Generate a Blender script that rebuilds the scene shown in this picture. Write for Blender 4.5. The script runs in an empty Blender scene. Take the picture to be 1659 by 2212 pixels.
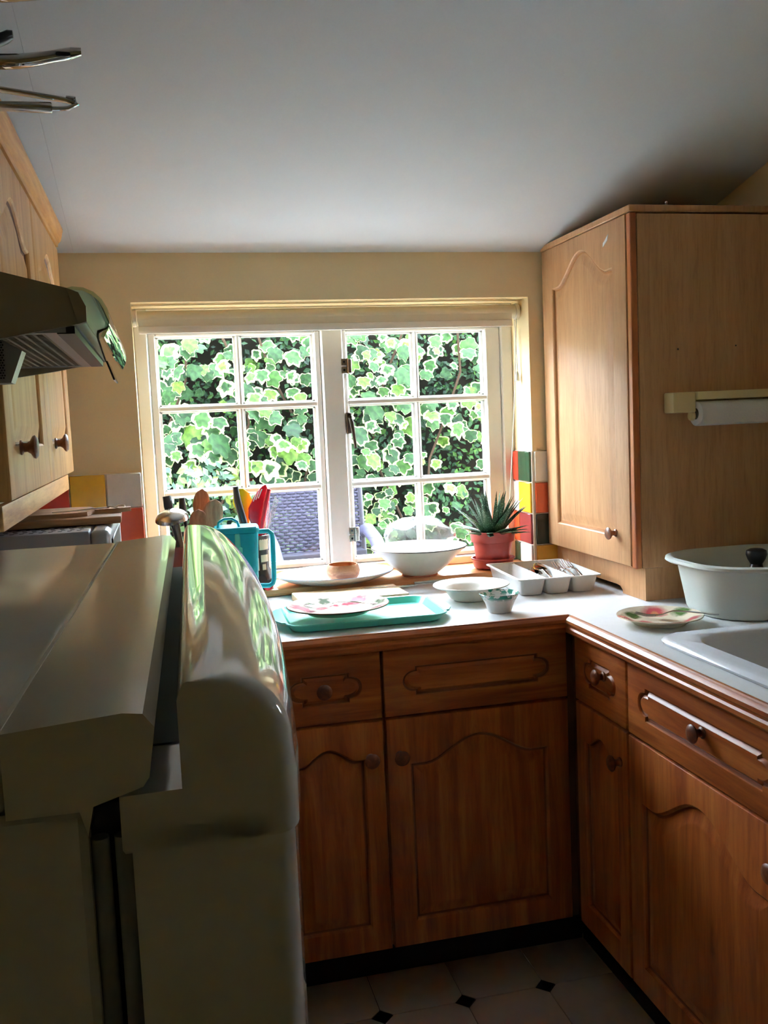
import bpy, bmesh, math, random
import numpy as np
from mathutils import Matrix, Vector
random.seed(7); RNG = np.random.default_rng(7)
SC = bpy.context.scene
COL = SC.collection
PI = math.pi

# ------------------------------------------------------------------ camera
def rodrigues(w):
    th = math.sqrt(sum(a*a for a in w)); k = [a/th for a in w]
    K = np.array([[0,-k[2],k[1]],[k[2],0,-k[0]],[-k[1],k[0],0]])
    return np.eye(3)+math.sin(th)*K+(1-math.cos(th))*K@K
RW = rodrigues((0.09093826,-0.23140666,-0.05477956)) @ np.array([[1,0,0],[0,0,-1],[0,1,0]],float)
CAMH = 1.3874
cam_d = bpy.data.cameras.new('camera'); cam = bpy.data.objects.new('camera', cam_d); COL.objects.link(cam)
cam_d.lens = 2041.4/2212*36; cam_d.sensor_width = 36; cam_d.sensor_fit = 'AUTO'
cam_d.clip_start = 0.02; cam_d.clip_end = 100
M3 = RW.T @ np.diag([1,-1,-1])
cam.matrix_world = Matrix([[*M3[0],0],[*M3[1],0],[*M3[2],CAMH],[0,0,0,1]])
SC.camera = cam

# ------------------------------------------------------------------ world, sun, exposure
world = bpy.data.worlds.new('sky'); SC.world = world; world.use_nodes = True
wn = world.node_tree; wn.nodes.clear()
wo = wn.nodes.new('ShaderNodeOutputWorld'); wb = wn.nodes.new('ShaderNodeBackground')
wb.inputs[0].default_value = (0.73,0.87,1.0,1); wb.inputs[1].default_value = 50.0
wn.links.new(wb.outputs[0], wo.inputs[0])
sun_d = bpy.data.lights.new('sun','SUN'); sun = bpy.data.objects.new('sun', sun_d); COL.objects.link(sun)
sun_d.energy = 2.0; sun_d.angle = math.radians(6); sun_d.color = (1.0,0.95,0.86)
sun.rotation_euler = Vector((-0.42,0.40,-0.82)).to_track_quat('-Z','Y').to_euler()
SC.view_settings.view_transform = 'Standard'; SC.view_settings.look = 'None'
SC.view_settings.gamma = 1.0; SC.view_settings.use_curve_mapping = False
SC.view_settings.exposure = 0.28
try:
    SC.cycles.max_bounces = 10; SC.cycles.diffuse_bounces = 6; SC.cycles.glossy_bounces = 5
    SC.cycles.transparent_max_bounces = 16; SC.cycles.sample_clamp_indirect = 12
    SC.cycles.caustics_reflective = False; SC.cycles.caustics_refractive = False
    SC.cycles.use_denoising = True
except Exception: pass

# ------------------------------------------------------------------ materials
def lin(c):
    return tuple((v/12.92 if v <= .04045 else ((v+.055)/1.055)**2.4) for v in (x/255 for x in c))
def nodes(name):
    m = bpy.data.materials.new(name); m.use_nodes = True
    nt = m.node_tree; nt.nodes.clear()
    out = nt.nodes.new('ShaderNodeOutputMaterial'); b = nt.nodes.new('ShaderNodeBsdfPrincipled')
    nt.links.new(b.outputs[0], out.inputs[0])
    return m, nt, b, out
def N(nt, t, **kw):
    n = nt.nodes.new(t)
    for k, v in kw.items():
        if k.startswith('i_'):
            n.inputs[k[2:].replace('_',' ')].default_value = v
        else: setattr(n, k, v)
    return n
def ramp(nt, fac, stops):
    r = nt.nodes.new('ShaderNodeValToRGB'); el = r.color_ramp.elements
    while len(el) > 1: el.remove(el[-1])
    el[0].position = stops[0][0]; el[0].color = (*stops[0][1],1)
    for p, c in stops[1:]:
        e = el.new(p); e.color = (*c,1)
    nt.links.new(fac, r.inputs[0]); return r
def mixc(nt, fac, a, b, mode='MIX'):
    m = nt.nodes.new('ShaderNodeMix'); m.data_type = 'RGBA'; m.blend_type = mode
    for s, v in ((m.inputs[0],fac),(m.inputs[6],a),(m.inputs[7],b)):
        if hasattr(v,'is_output') : nt.links.new(v, s)
        elif isinstance(v,(int,float)): s.default_value = v
        else: s.default_value = (*v,1) if len(v)==3 else v
    return m.outputs[2]
def plain(name, col, rough=.5, metal=0, var=.06, scale=14, bump=0, bscale=120, coat=0, spec=.5):
    m, nt, b, out = nodes(name)
    c = lin(col); tc = N(nt,'ShaderNodeTexCoord'); nz = N(nt,'ShaderNodeTexNoise', i_Scale=scale, i_Detail=4)
    nt.links.new(tc.outputs['Object'], nz.inputs['Vector'])
    r = ramp(nt, nz.outputs['Fac'], [(.3,tuple(x*(1-var) for x in c)),(.7,tuple(min(1,x*(1+var)) for x in c))])
    nt.links.new(r.outputs[0], b.inputs['Base Color'])
    b.inputs['Roughness'].default_value = rough; b.inputs['Metallic'].default_value = metal
    b.inputs['Coat Weight'].default_value = coat; b.inputs['Specular IOR Level'].default_value = spec
    if bump:
        n2 = N(nt,'ShaderNodeTexNoise', i_Scale=bscale, i_Detail=3); nt.links.new(tc.outputs['Object'], n2.inputs['Vector'])
        bp = N(nt,'ShaderNodeBump', i_Strength=bump, i_Distance=.002); nt.links.new(n2.outputs['Fac'], bp.inputs['Height'])
        nt.links.new(bp.outputs[0], b.inputs['Normal'])
    return m
def wood(name, dark, mid, light, grain='z', scale=1.0, rough=.42, coat=.12, contrast=1.0):
    m, nt, b, out = nodes(name)
    tc = N(nt,'ShaderNodeTexCoord'); oi = N(nt,'ShaderNodeObjectInfo')
    add = N(nt,'ShaderNodeVectorMath', operation='ADD'); mul = N(nt,'ShaderNodeMath', operation='MULTIPLY'); mul.inputs[1].default_value = 9.7
    nt.links.new(oi.outputs['Random'], mul.inputs[0])
    nt.links.new(tc.outputs['Object'], add.inputs[0]); nt.links.new(mul.outputs[0], add.inputs[1])
    mp = N(nt,'ShaderNodeMapping')
    s = {'x':(1.3,16,16),'y':(16,1.3,16),'z':(16,16,1.3)}[grain]; mp.inputs['Scale'].default_value = tuple(v*scale for v in s)
    nt.links.new(add.outputs[0], mp.inputs['Vector'])
    n1 = N(nt,'ShaderNodeTexNoise', i_Scale=1.6, i_Detail=6, i_Roughness=.6, i_Distortion=.9)
    n2 = N(nt,'ShaderNodeTexNoise', i_Scale=9, i_Detail=4, i_Roughness=.7)
    nt.links.new(mp.outputs[0], n1.inputs['Vector']); nt.links.new(mp.outputs[0], n2.inputs['Vector'])
    k = .5-.16/contrast
    r = ramp(nt, n1.outputs['Fac'], [(k,lin(dark)),(.5,lin(mid)),(1-k,lin(light))])
    r2 = ramp(nt, n2.outputs['Fac'], [(.36,(.72,.66,.6)),(.52,(1,1,1))])
    c = mixc(nt, .55, r.outputs[0], r2.outputs[0], 'MULTIPLY')
    nt.links.new(c, b.inputs['Base Color'])
    b.inputs['Roughness'].default_value = rough; b.inputs['Coat Weight'].default_value = coat; b.inputs['Coat Roughness'].default_value = .25
    bp = N(nt,'ShaderNodeBump', i_Strength=.12, i_Distance=.001); nt.links.new(n2.outputs['Fac'], bp.inputs['Height'])
    nt.links.new(bp.outputs[0], b.inputs['Normal'])
    return m
def prints(name, base, blobs, rough=.18, noise=.012, nscale=60):
    """glazed ware with a flat print: blobs = (x, y, radius, colour) in the object's own plane"""
    m, nt, b, out = nodes(name)
    tc = N(nt,'ShaderNodeTexCoord'); nz = N(nt,'ShaderNodeTexNoise', i_Scale=nscale, i_Detail=3)
    nt.links.new(tc.outputs['Object'], nz.inputs['Vector'])
    sp = N(nt,'ShaderNodeSeparateXYZ'); nt.links.new(tc.outputs['Object'], sp.inputs[0])
    cb = N(nt,'ShaderNodeCombineXYZ'); nt.links.new(sp.outputs[0], cb.inputs[0]); nt.links.new(sp.outputs[1], cb.inputs[1])
    sub = N(nt,'ShaderNodeVectorMath', operation='SUBTRACT'); sub.inputs[1].default_value = (.5,.5,.5)
    nt.links.new(nz.outputs['Color'], sub.inputs[0])
    sc = N(nt,'ShaderNodeVectorMath', operation='SCALE'); sc.inputs[3].default_value = noise*2.5; nt.links.new(sub.outputs[0], sc.inputs[0])
    ad = N(nt,'ShaderNodeVectorMath', operation='ADD'); nt.links.new(cb.outputs[0], ad.inputs[0]); nt.links.new(sc.outputs[0], ad.inputs[1])
    fl = N(nt,'ShaderNodeVectorMath', operation='MULTIPLY'); fl.inputs[1].default_value = (1,1,0); nt.links.new(ad.outputs[0], fl.inputs[0])
    ge = N(nt,'ShaderNodeNewGeometry'); sn = N(nt,'ShaderNodeSeparateXYZ'); nt.links.new(ge.outputs['True Normal'], sn.inputs[0])
    upf = N(nt,'ShaderNodeMath', operation='GREATER_THAN'); upf.inputs[1].default_value = .0; nt.links.new(sn.outputs[2], upf.inputs[0])
    col = lin(base)
    for (x,y,r,c) in blobs:
        d = N(nt,'ShaderNodeVectorMath', operation='DISTANCE'); d.inputs[1].default_value = (x,y,0); nt.links.new(fl.outputs[0], d.inputs[0])
        mr = N(nt,'ShaderNodeMapRange'); mr.inputs[1].default_value = r*.55; mr.inputs[2].default_value = r*1.05; mr.inputs[3].default_value = 1; mr.inputs[4].default_value = 0
        nt.links.new(d.outputs['Value'], mr.inputs[0])
        mk = N(nt,'ShaderNodeMath', operation='MULTIPLY'); nt.links.new(mr.outputs[0], mk.inputs[0]); nt.links.new(upf.outputs[0], mk.inputs[1])
        col = mixc(nt, mk.outputs[0], col, lin(c))
    nt.links.new(col, b.inputs['Base Color']); b.inputs['Roughness'].default_value = rough
    return m
def glass_mat(name, tint=(1,1,1), refl=1.0, haze=0.0, rough=0.0):
    m = bpy.data.materials.new(name); m.use_nodes = True; nt = m.node_tree; nt.nodes.clear()
    out = nt.nodes.new('ShaderNodeOutputMaterial'); tr = N(nt,'ShaderNodeBsdfTransparent'); tr.inputs[0].default_value = (*tint,1)
    gl = N(nt,'ShaderNodeBsdfGlossy'); gl.inputs['Roughness'].default_value = rough
    fr = N(nt,'ShaderNodeFresnel', i_IOR=1.45); ml = N(nt,'ShaderNodeMath', operation='MULTIPLY'); ml.inputs[1].default_value = refl
    ge = N(nt,'ShaderNodeNewGeometry'); fb = N(nt,'ShaderNodeMath', operation='SUBTRACT'); fb.inputs[0].default_value = 1.0; nt.links.new(ge.outputs['Backfacing'], fb.inputs[1])
    fm_ = N(nt,'ShaderNodeMath', operation='MULTIPLY', use_clamp=True); nt.links.new(fr.outputs[0], fm_.inputs[0]); nt.links.new(fb.outputs[0], fm_.inputs[1])
    nt.links.new(fm_.outputs[0], ml.inputs[0]); ml.use_clamp = True; mx = N(nt,'ShaderNodeMixShader')
    nt.links.new(ml.outputs[0], mx.inputs[0]); nt.links.new(tr.outputs[0], mx.inputs[1]); nt.links.new(gl.outputs[0], mx.inputs[2])
    last = mx.outputs[0]
    if haze:
        df = N(nt,'ShaderNodeBsdfDiffuse'); df.inputs[0].default_value = (.95,.97,1,1); m2 = N(nt,'ShaderNodeMixShader'); m2.inputs[0].default_value = haze
        nt.links.new(last, m2.inputs[1]); nt.links.new(df.outputs[0], m2.inputs[2]); last = m2.outputs[0]
    nt.links.new(last, out.inputs[0]); return m

OAKC = ((140,68,24),(170,91,35),(188,113,50))
MAT = {}
for g_ in 'xyz': MAT['oak_'+g_] = wood('oak_grain_'+g_, *OAKC, grain=g_)
MAT['dresser_z'] = wood('pale_oak_laminate', (172,124,80),(184,136,92),(194,148,104), grain='z', contrast=.7, rough=.5, coat=.05)
MAT['pine_z'] = wood('honey_oak_upright', (174,122,62),(196,146,84),(210,164,104), grain='z', contrast=.9)
MAT['pine_x'] = wood('honey_oak_level', (186,130,66),(206,152,84),(222,174,106), grain='x', contrast=.9)
MAT['groove_oak'] = plain('oak_groove_stain', (124,68,28), .6)
MAT['groove_pale'] = plain('pale_oak_groove', (164,110,64), .6)
MAT['groove'] = plain('dark_oak_groove', (96,54,22), .6)
MAT['knob'] = wood('dark_oak_knob', (84,42,20),(112,60,30),(136,80,44), grain='y', scale=2)
MAT['plinth'] = plain('black_plinth', (22,18,16), .5)
MAT['wall'] = plain('cream_emulsion', (230,208,162), .85, var=.025, scale=3, bump=.15, bscale=90)
MAT['ceiling'] = plain('white_ceiling_paint', (222,228,235), .9, var=.02, scale=2, bump=.1, bscale=70)
MAT['gloss'] = plain('white_gloss_paint', (240,236,230), .3, var=.02)
MAT['laminate'] = plain('white_laminate', (232,234,236), .25, var=.02, scale=30)
MAT['fridge'] = plain('white_enamel', (222,222,220), .07, var=.015, coat=.3)
MAT['fridge_top'] = plain('white_enamel_top', (226,224,216), .16, var=.015, coat=.15)
MAT['fridge_side'] = plain('white_enamel_side', (214,214,212), .4, var=.02, scale=8)
MAT['gasket'] = plain('grey_rubber', (140,142,140), .6)
MAT['dark'] = plain('black_plastic', (20,20,22), .35)
MAT['shadow_gap'] = plain('gap_shade_black', (14,13,12), .7)  # near-black that paints the shade inside the fridge door gap
MAT['steel'] = plain('brushed_steel', (200,198,194), .22, metal=1, var=.04, scale=60)
MAT['chrome'] = plain('polished_steel', (216,216,216), .08, metal=1, var=.02)
MAT['hood'] = plain('grey_brown_steel', (160,146,128), .5, metal=.1, var=.05)
MAT['bronze'] = plain('dark_bronze', (74,60,48), .4, metal=.4)
MAT['iron'] = plain('dark_grey_iron', (74,70,66), .4, metal=.5)
MAT['silver'] = plain('silver_paint', (170,172,178), .35, metal=.5, var=.03)
MAT['pane'] = glass_mat('window_glass')
MAT['visor'] = glass_mat('green_tinted_glass', (.80,.92,.86), 1.6)
MAT['film'] = glass_mat('clear_plastic_film', (.97,.98,1), 2.2, haze=.18, rough=.08)
MAT['blind'] = plain('cream_blind_cloth', (222,214,196), .75, var=.03, bump=.1, bscale=400)
MAT['cord'] = plain('white_cord', (228,220,206), .7)
MAT['terracotta'] = plain('red_clay_plastic', (158,54,46), .45, var=.05)
MAT['soil'] = plain('potting_soil', (52,38,28), .95, var=.3, scale=90, bump=.6)
MAT['turq'] = plain('turquoise_plastic', (18,170,186), .3, var=.03)
MAT['tray'] = plain('mint_plastic', (112,224,206), .28, var=.03)
MAT['white_plastic'] = plain('white_plastic', (232,232,230), .35, var=.02)
MAT['tub'] = plain('milky_plastic', (224,230,224), .4, var=.02)
MAT['sink'] = plain('white_ceramic_sink', (226,230,238), .12, var=.01)
MAT['cream_plastic'] = plain('cream_plastic', (232,214,164), .4, var=.03)
MAT['paper'] = plain('quilted_paper', (240,242,246), .9, var=.02, bump=.5, bscale=160)
MAT['card'] = plain('grey_card', (120,110,100), .9)
MAT['boardwood'] = wood('beech_board', (206,164,124),(222,184,146),(232,200,166), grain='x', contrast=.8, rough=.55, coat=0)
MAT['boardold'] = wood('worn_board', (132,92,60),(160,118,80),(184,146,106), grain='x', rough=.6, coat=0)
MAT['sill'] = wood('pine_sill', (176,106,58),(204,136,82),(220,160,106), grain='x', rough=.35)
MAT['spoonwood'] = wood('spoon_wood', (150,92,60),(176,116,80),(196,140,102), grain='z', scale=2, rough=.6, coat=0)
MAT['bowlwood'] = wood('turned_wood', (146,90,54),(172,114,72),(192,138,94), grain='x', scale=2, rough=.45)
MAT['stoneware'] = plain('cream_stoneware', (226,222,212), .3, var=.05, scale=20)
MAT['footclay'] = plain('bare_red_clay', (164,96,64), .8)
MAT['redplastic'] = plain('red_plastic', (204,26,44), .25)
MAT['yellowplastic'] = plain('yellow_plastic', (236,214,20), .35)
MAT['brownpot'] = plain('brown_glazed_pot', (120,56,34), .25, var=.15)
MAT['vase'] = plain('black_brown_glaze', (40,28,24), .2, var=.2)
MAT['vasecream'] = plain('cream_slip', (206,176,140), .5)
MAT['grout_dark'] = plain('dark_grout', (44,40,36), .9)
MAT['floortile'] = plain('pale_vinyl_tile', (228,220,210), .35, var=.04, scale=20)
MAT['blacktile'] = plain('black_vinyl_tile', (16,15,15), .35)
MAT['grout'] = plain('pale_grout', (226,214,196), .85)
TILE = {k: plain(k+'_glazed_tile', c, .16, var=.06, scale=24) for k, c in dict(white=(224,218,208), yellow=(226,168,40), red=(184,56,36), orange=(196,78,40), green=(32,62,40), black=(34,40,30), maroon=(132,44,46), ochre=(206,148,52)).items()}
MAT['outside'] = plain('render_outside', (214,208,198), .9)
MAT['patio'] = plain('patio_stone', (150,146,140), .9, var=.12, scale=5, bump=.3)
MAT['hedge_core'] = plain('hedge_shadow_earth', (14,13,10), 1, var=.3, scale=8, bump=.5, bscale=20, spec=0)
MAT['wicker'] = plain('grey_violet_rattan', (52,50,68), .6, var=.12, spec=.2, scale=60)
MAT['rope_dark'] = plain('dark_rattan', (36,34,44), .6, spec=.2)
MAT['plate_rose'] = prints('rose_plate_glaze', (222,206,190), [
    (-.088,.022,.030,(184,74,96)),(-.07,-.002,.018,(170,48,72)),(-.055,.055,.022,(64,88,56)),(-.02,.088,.020,(70,92,60)),
    (.062,.062,.030,(188,78,102)),(.035,.052,.018,(168,44,70)),(.1,.0,.024,(80,100,68)),(.08,-.06,.026,(184,84,104)),(-.03,-.085,.028,(184,76,98)),
    (-.08,-.055,.022,(66,90,58)),(.03,-.095,.018,(68,92,60)),(-.036,.026,.020,(172,50,76)),(.0,.045,.012,(168,48,72))], noise=.014, nscale=70)
MAT['plate_rose_b'] = prints('rose_side_plate_glaze', (238,226,200), [
    (-.070,.022,.026,(206,86,88)),(-.046,.002,.024,(198,72,80)),(.030,.056,.032,(214,98,104)),(.030,.052,.010,(226,150,110)),(-.030,.056,.022,(82,112,62)),
    (.074,.016,.024,(92,122,66)),(.05,-.05,.022,(210,104,108)),(-.02,-.076,.022,(206,94,100)),(-.064,-.045,.016,(90,118,70))], noise=.007, nscale=70)
MAT['platter'] = prints('blue_wash_platter', (240,242,248), [(-.13,-.05,.05,(176,190,226)),(.0,-.115,.06,(190,200,232)),(.12,-.06,.05,(184,196,228)),(.14,.05,.04,(190,200,230)),(-.14,.06,.04,(186,198,230))], noise=.03, nscale=25)
def sponge():
    m, nt, b, out = nodes('green_sponged_glaze')
    tc = N(nt,'ShaderNodeTexCoord'); sp = N(nt,'ShaderNodeSeparateXYZ'); nt.links.new(tc.outputs['Object'], sp.inputs[0])
    nz = N(nt,'ShaderNodeTexNoise', i_Scale=85, i_Detail=2); nt.links.new(tc.outputs['Object'], nz.inputs['Vector'])
    mr = N(nt,'ShaderNodeMapRange'); mr.inputs[1].default_value = .031; mr.inputs[2].default_value = .039; nt.links.new(sp.outputs[2], mr.inputs[0])
    th = N(nt,'ShaderNodeMapRange'); th.inputs[1].default_value = .46; th.inputs[2].default_value = .52; nt.links.new(nz.outputs['Fac'], th.inputs[0])
    mu = N(nt,'ShaderNodeMath', operation='MULTIPLY'); nt.links.new(mr.outputs[0], mu.inputs[0]); nt.links.new(th.outputs[0], mu.inputs[1])
    nt.links.new(mixc(nt, mu.outputs[0], lin((236,236,234)), lin((38,110,92))), b.inputs['Base Color']); b.inputs['Roughness'].default_value = .15
    return m
MAT['sponge'] = sponge()
def aloe_mat():
    m, nt, b, out = nodes('speckled_aloe_leaf')
    tc = N(nt,'ShaderNodeTexCoord'); nz = N(nt,'ShaderNodeTexVoronoi', i_Scale=210); nt.links.new(tc.outputs['Object'], nz.inputs['Vector'])
    r = ramp(nt, nz.outputs['Distance'], [(.0,lin((196,206,190))),(.22,lin((150,170,150))),(.30,lin((58,88,64))),(1,lin((44,74,52)))])
    nt.links.new(r.outputs[0], b.inputs['Base Color']); b.inputs['Roughness'].default_value = .4
    return m
MAT['aloe'] = aloe_mat()
def leaf_mat(name, greens, margin, edge_lo, edge_hi, rnd='obj', mscale=4.0):
    m, nt, b, out = nodes(name)
    at = N(nt,'ShaderNodeAttribute', attribute_name='edge'); tc = N(nt,'ShaderNodeTexCoord')
    nz = N(nt,'ShaderNodeTexNoise', i_Scale=mscale*1.3, i_Detail=3); nt.links.new(tc.outputs['Object'], nz.inputs['Vector'])
    ad = N(nt,'ShaderNodeMath', operation='MULTIPLY_ADD'); ad.inputs[1].default_value = .7; nt.links.new(nz.outputs['Fac'], ad.inputs[0]); nt.links.new(at.outputs['Fac'], ad.inputs[2])
    mr = N(nt,'ShaderNodeMapRange'); mr.inputs[1].default_value = edge_lo; mr.inputs[2].default_value = edge_hi; nt.links.new(ad.outputs[0], mr.inputs[0])
    if rnd == 'obj': src = N(nt,'ShaderNodeObjectInfo').outputs['Random']
    else: src = N(nt,'ShaderNodeAttribute', attribute_name='tone').outputs['Fac']
    hs = N(nt,'ShaderNodeMath', operation='MULTIPLY'); hs.inputs[1].default_value = 7.31; nt.links.new(src, hs.inputs[0])
    fr = N(nt,'ShaderNodeMath', operation='FRACT'); nt.links.new(hs.outputs[0], fr.inputs[0])
    sh = N(nt,'ShaderNodeMath', operation='MULTIPLY_ADD'); sh.inputs[1].default_value = .62; nt.links.new(fr.outputs[0], sh.inputs[0]); nt.links.new(ad.outputs[0], sh.inputs[2]); nt.links.new(sh.outputs[0], mr.inputs[0])
    g = ramp(nt, src, [(i/(len(greens)-1), lin(c)) for i, c in enumerate(greens)])
    mo = N(nt,'ShaderNodeTexNoise', i_Scale=mscale, i_Detail=3, i_Roughness=.6); nt.links.new(tc.outputs['Object'], mo.inputs['Vector'])
    mot = ramp(nt, mo.outputs['Fac'], [(.34,(.38,.42,.40)),(.5,(.85,.85,.85)),(.66,(1.5,1.45,1.3))])
    gm = mixc(nt, 1.0, g.outputs[0], mot.outputs[0], 'MULTIPLY')
    c = mixc(nt, mr.outputs[0], gm, lin(margin))
    nt.links.new(c, b.inputs['Base Color']); b.inputs['Roughness'].default_value = .6; b.inputs['Specular IOR Level'].default_value = .1
    tr = N(nt,'ShaderNodeBsdfTranslucent'); nt.links.new(c, tr.inputs[0]); mx = N(nt,'ShaderNodeMixShader'); mx.inputs[0].default_value = .18
    nt.links.new(b.outputs[0], mx.inputs[1]); nt.links.new(tr.outputs[0], mx.inputs[2]); nt.links.new(mx.outputs[0], out.inputs[0])
    return m
MAT['ivy'] = leaf_mat('variegated_ivy_leaf', [(13,31,15),(25,47,21),(18,39,17),(33,57,23),(56,78,24)], (132,140,96), 1.36, 1.56)
MAT['ivy_many'] = leaf_mat('variegated_ivy_leaves', [(13,31,15),(25,47,21),(18,39,17),(33,57,23),(56,78,24)], (118,128,84), 1.40, 1.60, 'attr', 30.0)
MAT['box_leaf'] = leaf_mat('small_hedge_leaf', [(8,20,12),(14,32,16),(26,50,22),(20,40,24),(50,78,28),(12,26,16)], (90,130,70), 2, 3, 'attr')
MAT['stem'] = plain('brown_stem', (40,30,22), .9, spec=.05)

# ------------------------------------------------------------------ geometry helpers
class G:
    def __init__(s): s.bm = bmesh.new()
    def box(s, lo, hi, bev=0, seg=1, mat=None):
        r = bmesh.ops.create_cube(s.bm, size=1); v = r['verts']
        lo = Vector(lo); hi = Vector(hi); c = (lo+hi)/2; d = hi-lo
        for q in v: q.co = Vector((q.co.x*d.x, q.co.y*d.y, q.co.z*d.z))+c
        if bev:
            e = list({e for q in v for e in q.link_edges})
            rr_ = bmesh.ops.bevel(s.bm, geom=e, offset=bev, segments=seg, profile=.5, affect='EDGES')
            v = list({q for f in rr_['faces'] for q in f.verts} | {q for q in v if q.is_valid})
        if mat is not None:
            for q in v: q.co = mat @ q.co
        return s
    def loft(s, loops, cap0=True, cap1=True, closed=True, wrap=False):
        L = [[s.bm.verts.new(p) for p in lp] for lp in loops]
        n = len(L[0]); k = n if closed else n-1
        pairs = list(zip(L[:-1], L[1:]))
        if wrap: pairs.append((L[-1], L[0]))
        for a, b in pairs:
            for i in range(k):
                j = (i+1) % n
                try: s.bm.faces.new((a[i],a[j],b[j],b[i]))
                except ValueError: pass
        if closed and not wrap:
            for c, lp in ((cap0,L[0]),(cap1,L[-1])):
                if c:
                    try: s.bm.faces.new(lp)
                    except ValueError: pass
        return s
    def lathe(s, prof, n=32, mat=None, cap=True, sx=1, sy=1):
        loops = []
        for r, z in prof:
            lp = [Vector((max(r,1e-5)*math.cos(2*PI*i/n)*sx, max(r,1e-5)*math.sin(2*PI*i/n)*sy, z)) for i in range(n)]
            loops.append([mat @ p for p in lp] if mat is not None else lp)
        return s.loft(loops, cap, cap)
    def tube(s, pts, rad, n=8, cap=True, closed=False, flat=1.0):
        pts = [Vector(p) for p in pts]; m = len(pts); loops = []; up0 = None
        for i, p in enumerate(pts):
            if closed: t = (pts[(i+1)%m]-pts[i-1])
            else: t = (pts[min(i+1,m-1)]-pts[max(i-1,0)])
            t.normalize()
            if up0 is None: up0 = Vector((0,0,1)) if abs(t.z) < .9 else Vector((1,0,0))
            u = (up0 - t*up0.dot(t)); u.normalize(); up0 = u; w = t.cross(u)
            r = rad[i] if isinstance(rad,(list,tuple)) else rad
            loops.append([p+u*(r*flat*math.cos(2*PI*k/n))+w*(r*math.sin(2*PI*k/n)) for k in range(n)])
        return s.loft(loops, cap, cap, wrap=closed)
    def sections(s, secs, n=12, pw=2.0):
        """secs: (centre, side vector*halfwidth, up vector*halfthick)"""
        loops = []
        for c, a, b in secs:
            c = Vector(c); a = Vector(a); b = Vector(b); lp = []
            for k in range(n):
                t = 2*PI*k/n; cx, sx = math.cos(t), math.sin(t)
                lp.append(c + a*math.copysign(abs(cx)**(2/pw),cx) + b*math.copysign(abs(sx)**(2/pw),sx))
            loops.append(lp)
        return s.loft(loops)
    def prism(s, pts, f0, f1):
        return s.loft([[f0(p) for p in pts],[f1(p) for p in pts]])
    def grid(s, P):
        V = [[s.bm.verts.new(p) for p in r] for r in P]
        for i in range(len(V)-1):
            for j in range(len(V[0])-1): s.bm.faces.new((V[i][j],V[i][j+1],V[i+1][j+1],V[i+1][j]))
        return s
    def mesh(s, name, smooth=.7):
        bmesh.ops.recalc_face_normals(s.bm, faces=s.bm.faces)
        me = bpy.data.meshes.new(name); s.bm.to_mesh(me); s.bm.free()
        if smooth:
            me.polygons.foreach_set('use_smooth', [True]*len(me.polygons))
            me.set_sharp_from_angle(angle=smooth)
        return me
    def build(s, name, mat, parent=None, smooth=.7, loc=None, rot=None, label=None):
        return link(name, s.mesh(name, smooth), mat, parent, loc, rot, label)
def link(name, me, mat, parent=None, loc=None, rot=None, label=None):
    o = bpy.data.objects.new(name, me); COL.objects.link(o)
    m = MAT[mat] if isinstance(mat,str) else mat
    if not me.materials: me.materials.append(m)
    if parent is not None: o.parent = parent
    if loc is not None: o.location = loc
    if rot is not None: o.rotation_euler = rot
    if label: o['label'] = label
    return o
def tag(o, label, cat, group=None, kind=None):
    if label: o['label'] = label
    if cat: o['category'] = cat
    if group: o['group'] = group
    if kind: o['kind'] = kind
    return o
def thing(name, label, cat, loc=(0,0,0), rotz=0, group=None):
    o = bpy.data.objects.new(name, None); COL.objects.link(o); o.empty_display_size = .05
    o.location = loc; o.rotation_euler = (0,0,rotz)
    return tag(o, label, cat, group)
def struct(o): o['kind'] = 'structure'; return o
def rrect(cx, cy, w, h, r, z, n=6):
    pts = []
    for (sx,sy,a0) in ((1,1,0),(-1,1,PI/2),(-1,-1,PI),(1,-1,1.5*PI)):
        for k in range(n+1):
            a = a0+PI/2*k/n
            pts.append(Vector((cx+sx*(w/2-r)+r*math.cos(a), cy+sy*(h/2-r)+r*math.sin(a), z)))
    return pts
def R_to(axis):  # matrix taking +z to axis
    return Vector((0,0,1)).rotation_difference(Vector(axis)).to_matrix().to_4x4()
def T(x,y,z): return Matrix.Translation((x,y,z))

# ------------------------------------------------------------------ room shell
XL, XR, YW, YB = -.54, 1.52, 2.66, -1.7
SL = .238
def ceil_z(y): return 1.862+SL*(YW-y)
RX0, RX1, RZ0, RZ1 = -.051, 1.086, .91, 1.732      # window recess
floor = struct(G().box((XL-.1,YB-.1,-.06),(XR+.1,YW+.1,-.003)).build('floor','grout_dark',smooth=0))
P_ = .2045; ox, oy = .83, 2.046; h_ = P_/2-.0011; ch = .026
tile_me = G().prism([Vector(p) for p in ((-h_+ch,-h_,0),(h_-ch,-h_,0),(h_,-h_+ch,0),(h_,h_-ch,0),(h_-ch,h_,0),(-h_+ch,h_,0),(-h_,h_-ch,0),(-h_,-h_+ch,0))], lambda p: p+Vector((0,0,-.003)), lambda p: p).mesh('floor_tile',0)
tile_me.materials.append(MAT['floortile'])
d_ = ch-.0022
dia_me = G().prism([Vector(p) for p in ((-d_,0,0),(0,-d_,0),(d_,0,0),(0,d_,0))], lambda p: p+Vector((0,0,-.003)), lambda p: p).mesh('diamond_tile',0)
dia_me.materials.append(MAT['blacktile'])
for i in range(-3,2):
    for j in range(-9,2):
        link('floor_tile', tile_me, 'floortile', floor, (ox+(i+.5)*P_, oy+(j-.5)*P_, 0))
        link('diamond_tile', dia_me, 'blacktile', floor, (ox+i*P_, oy+j*P_, 0))
YO = 2.90
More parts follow.
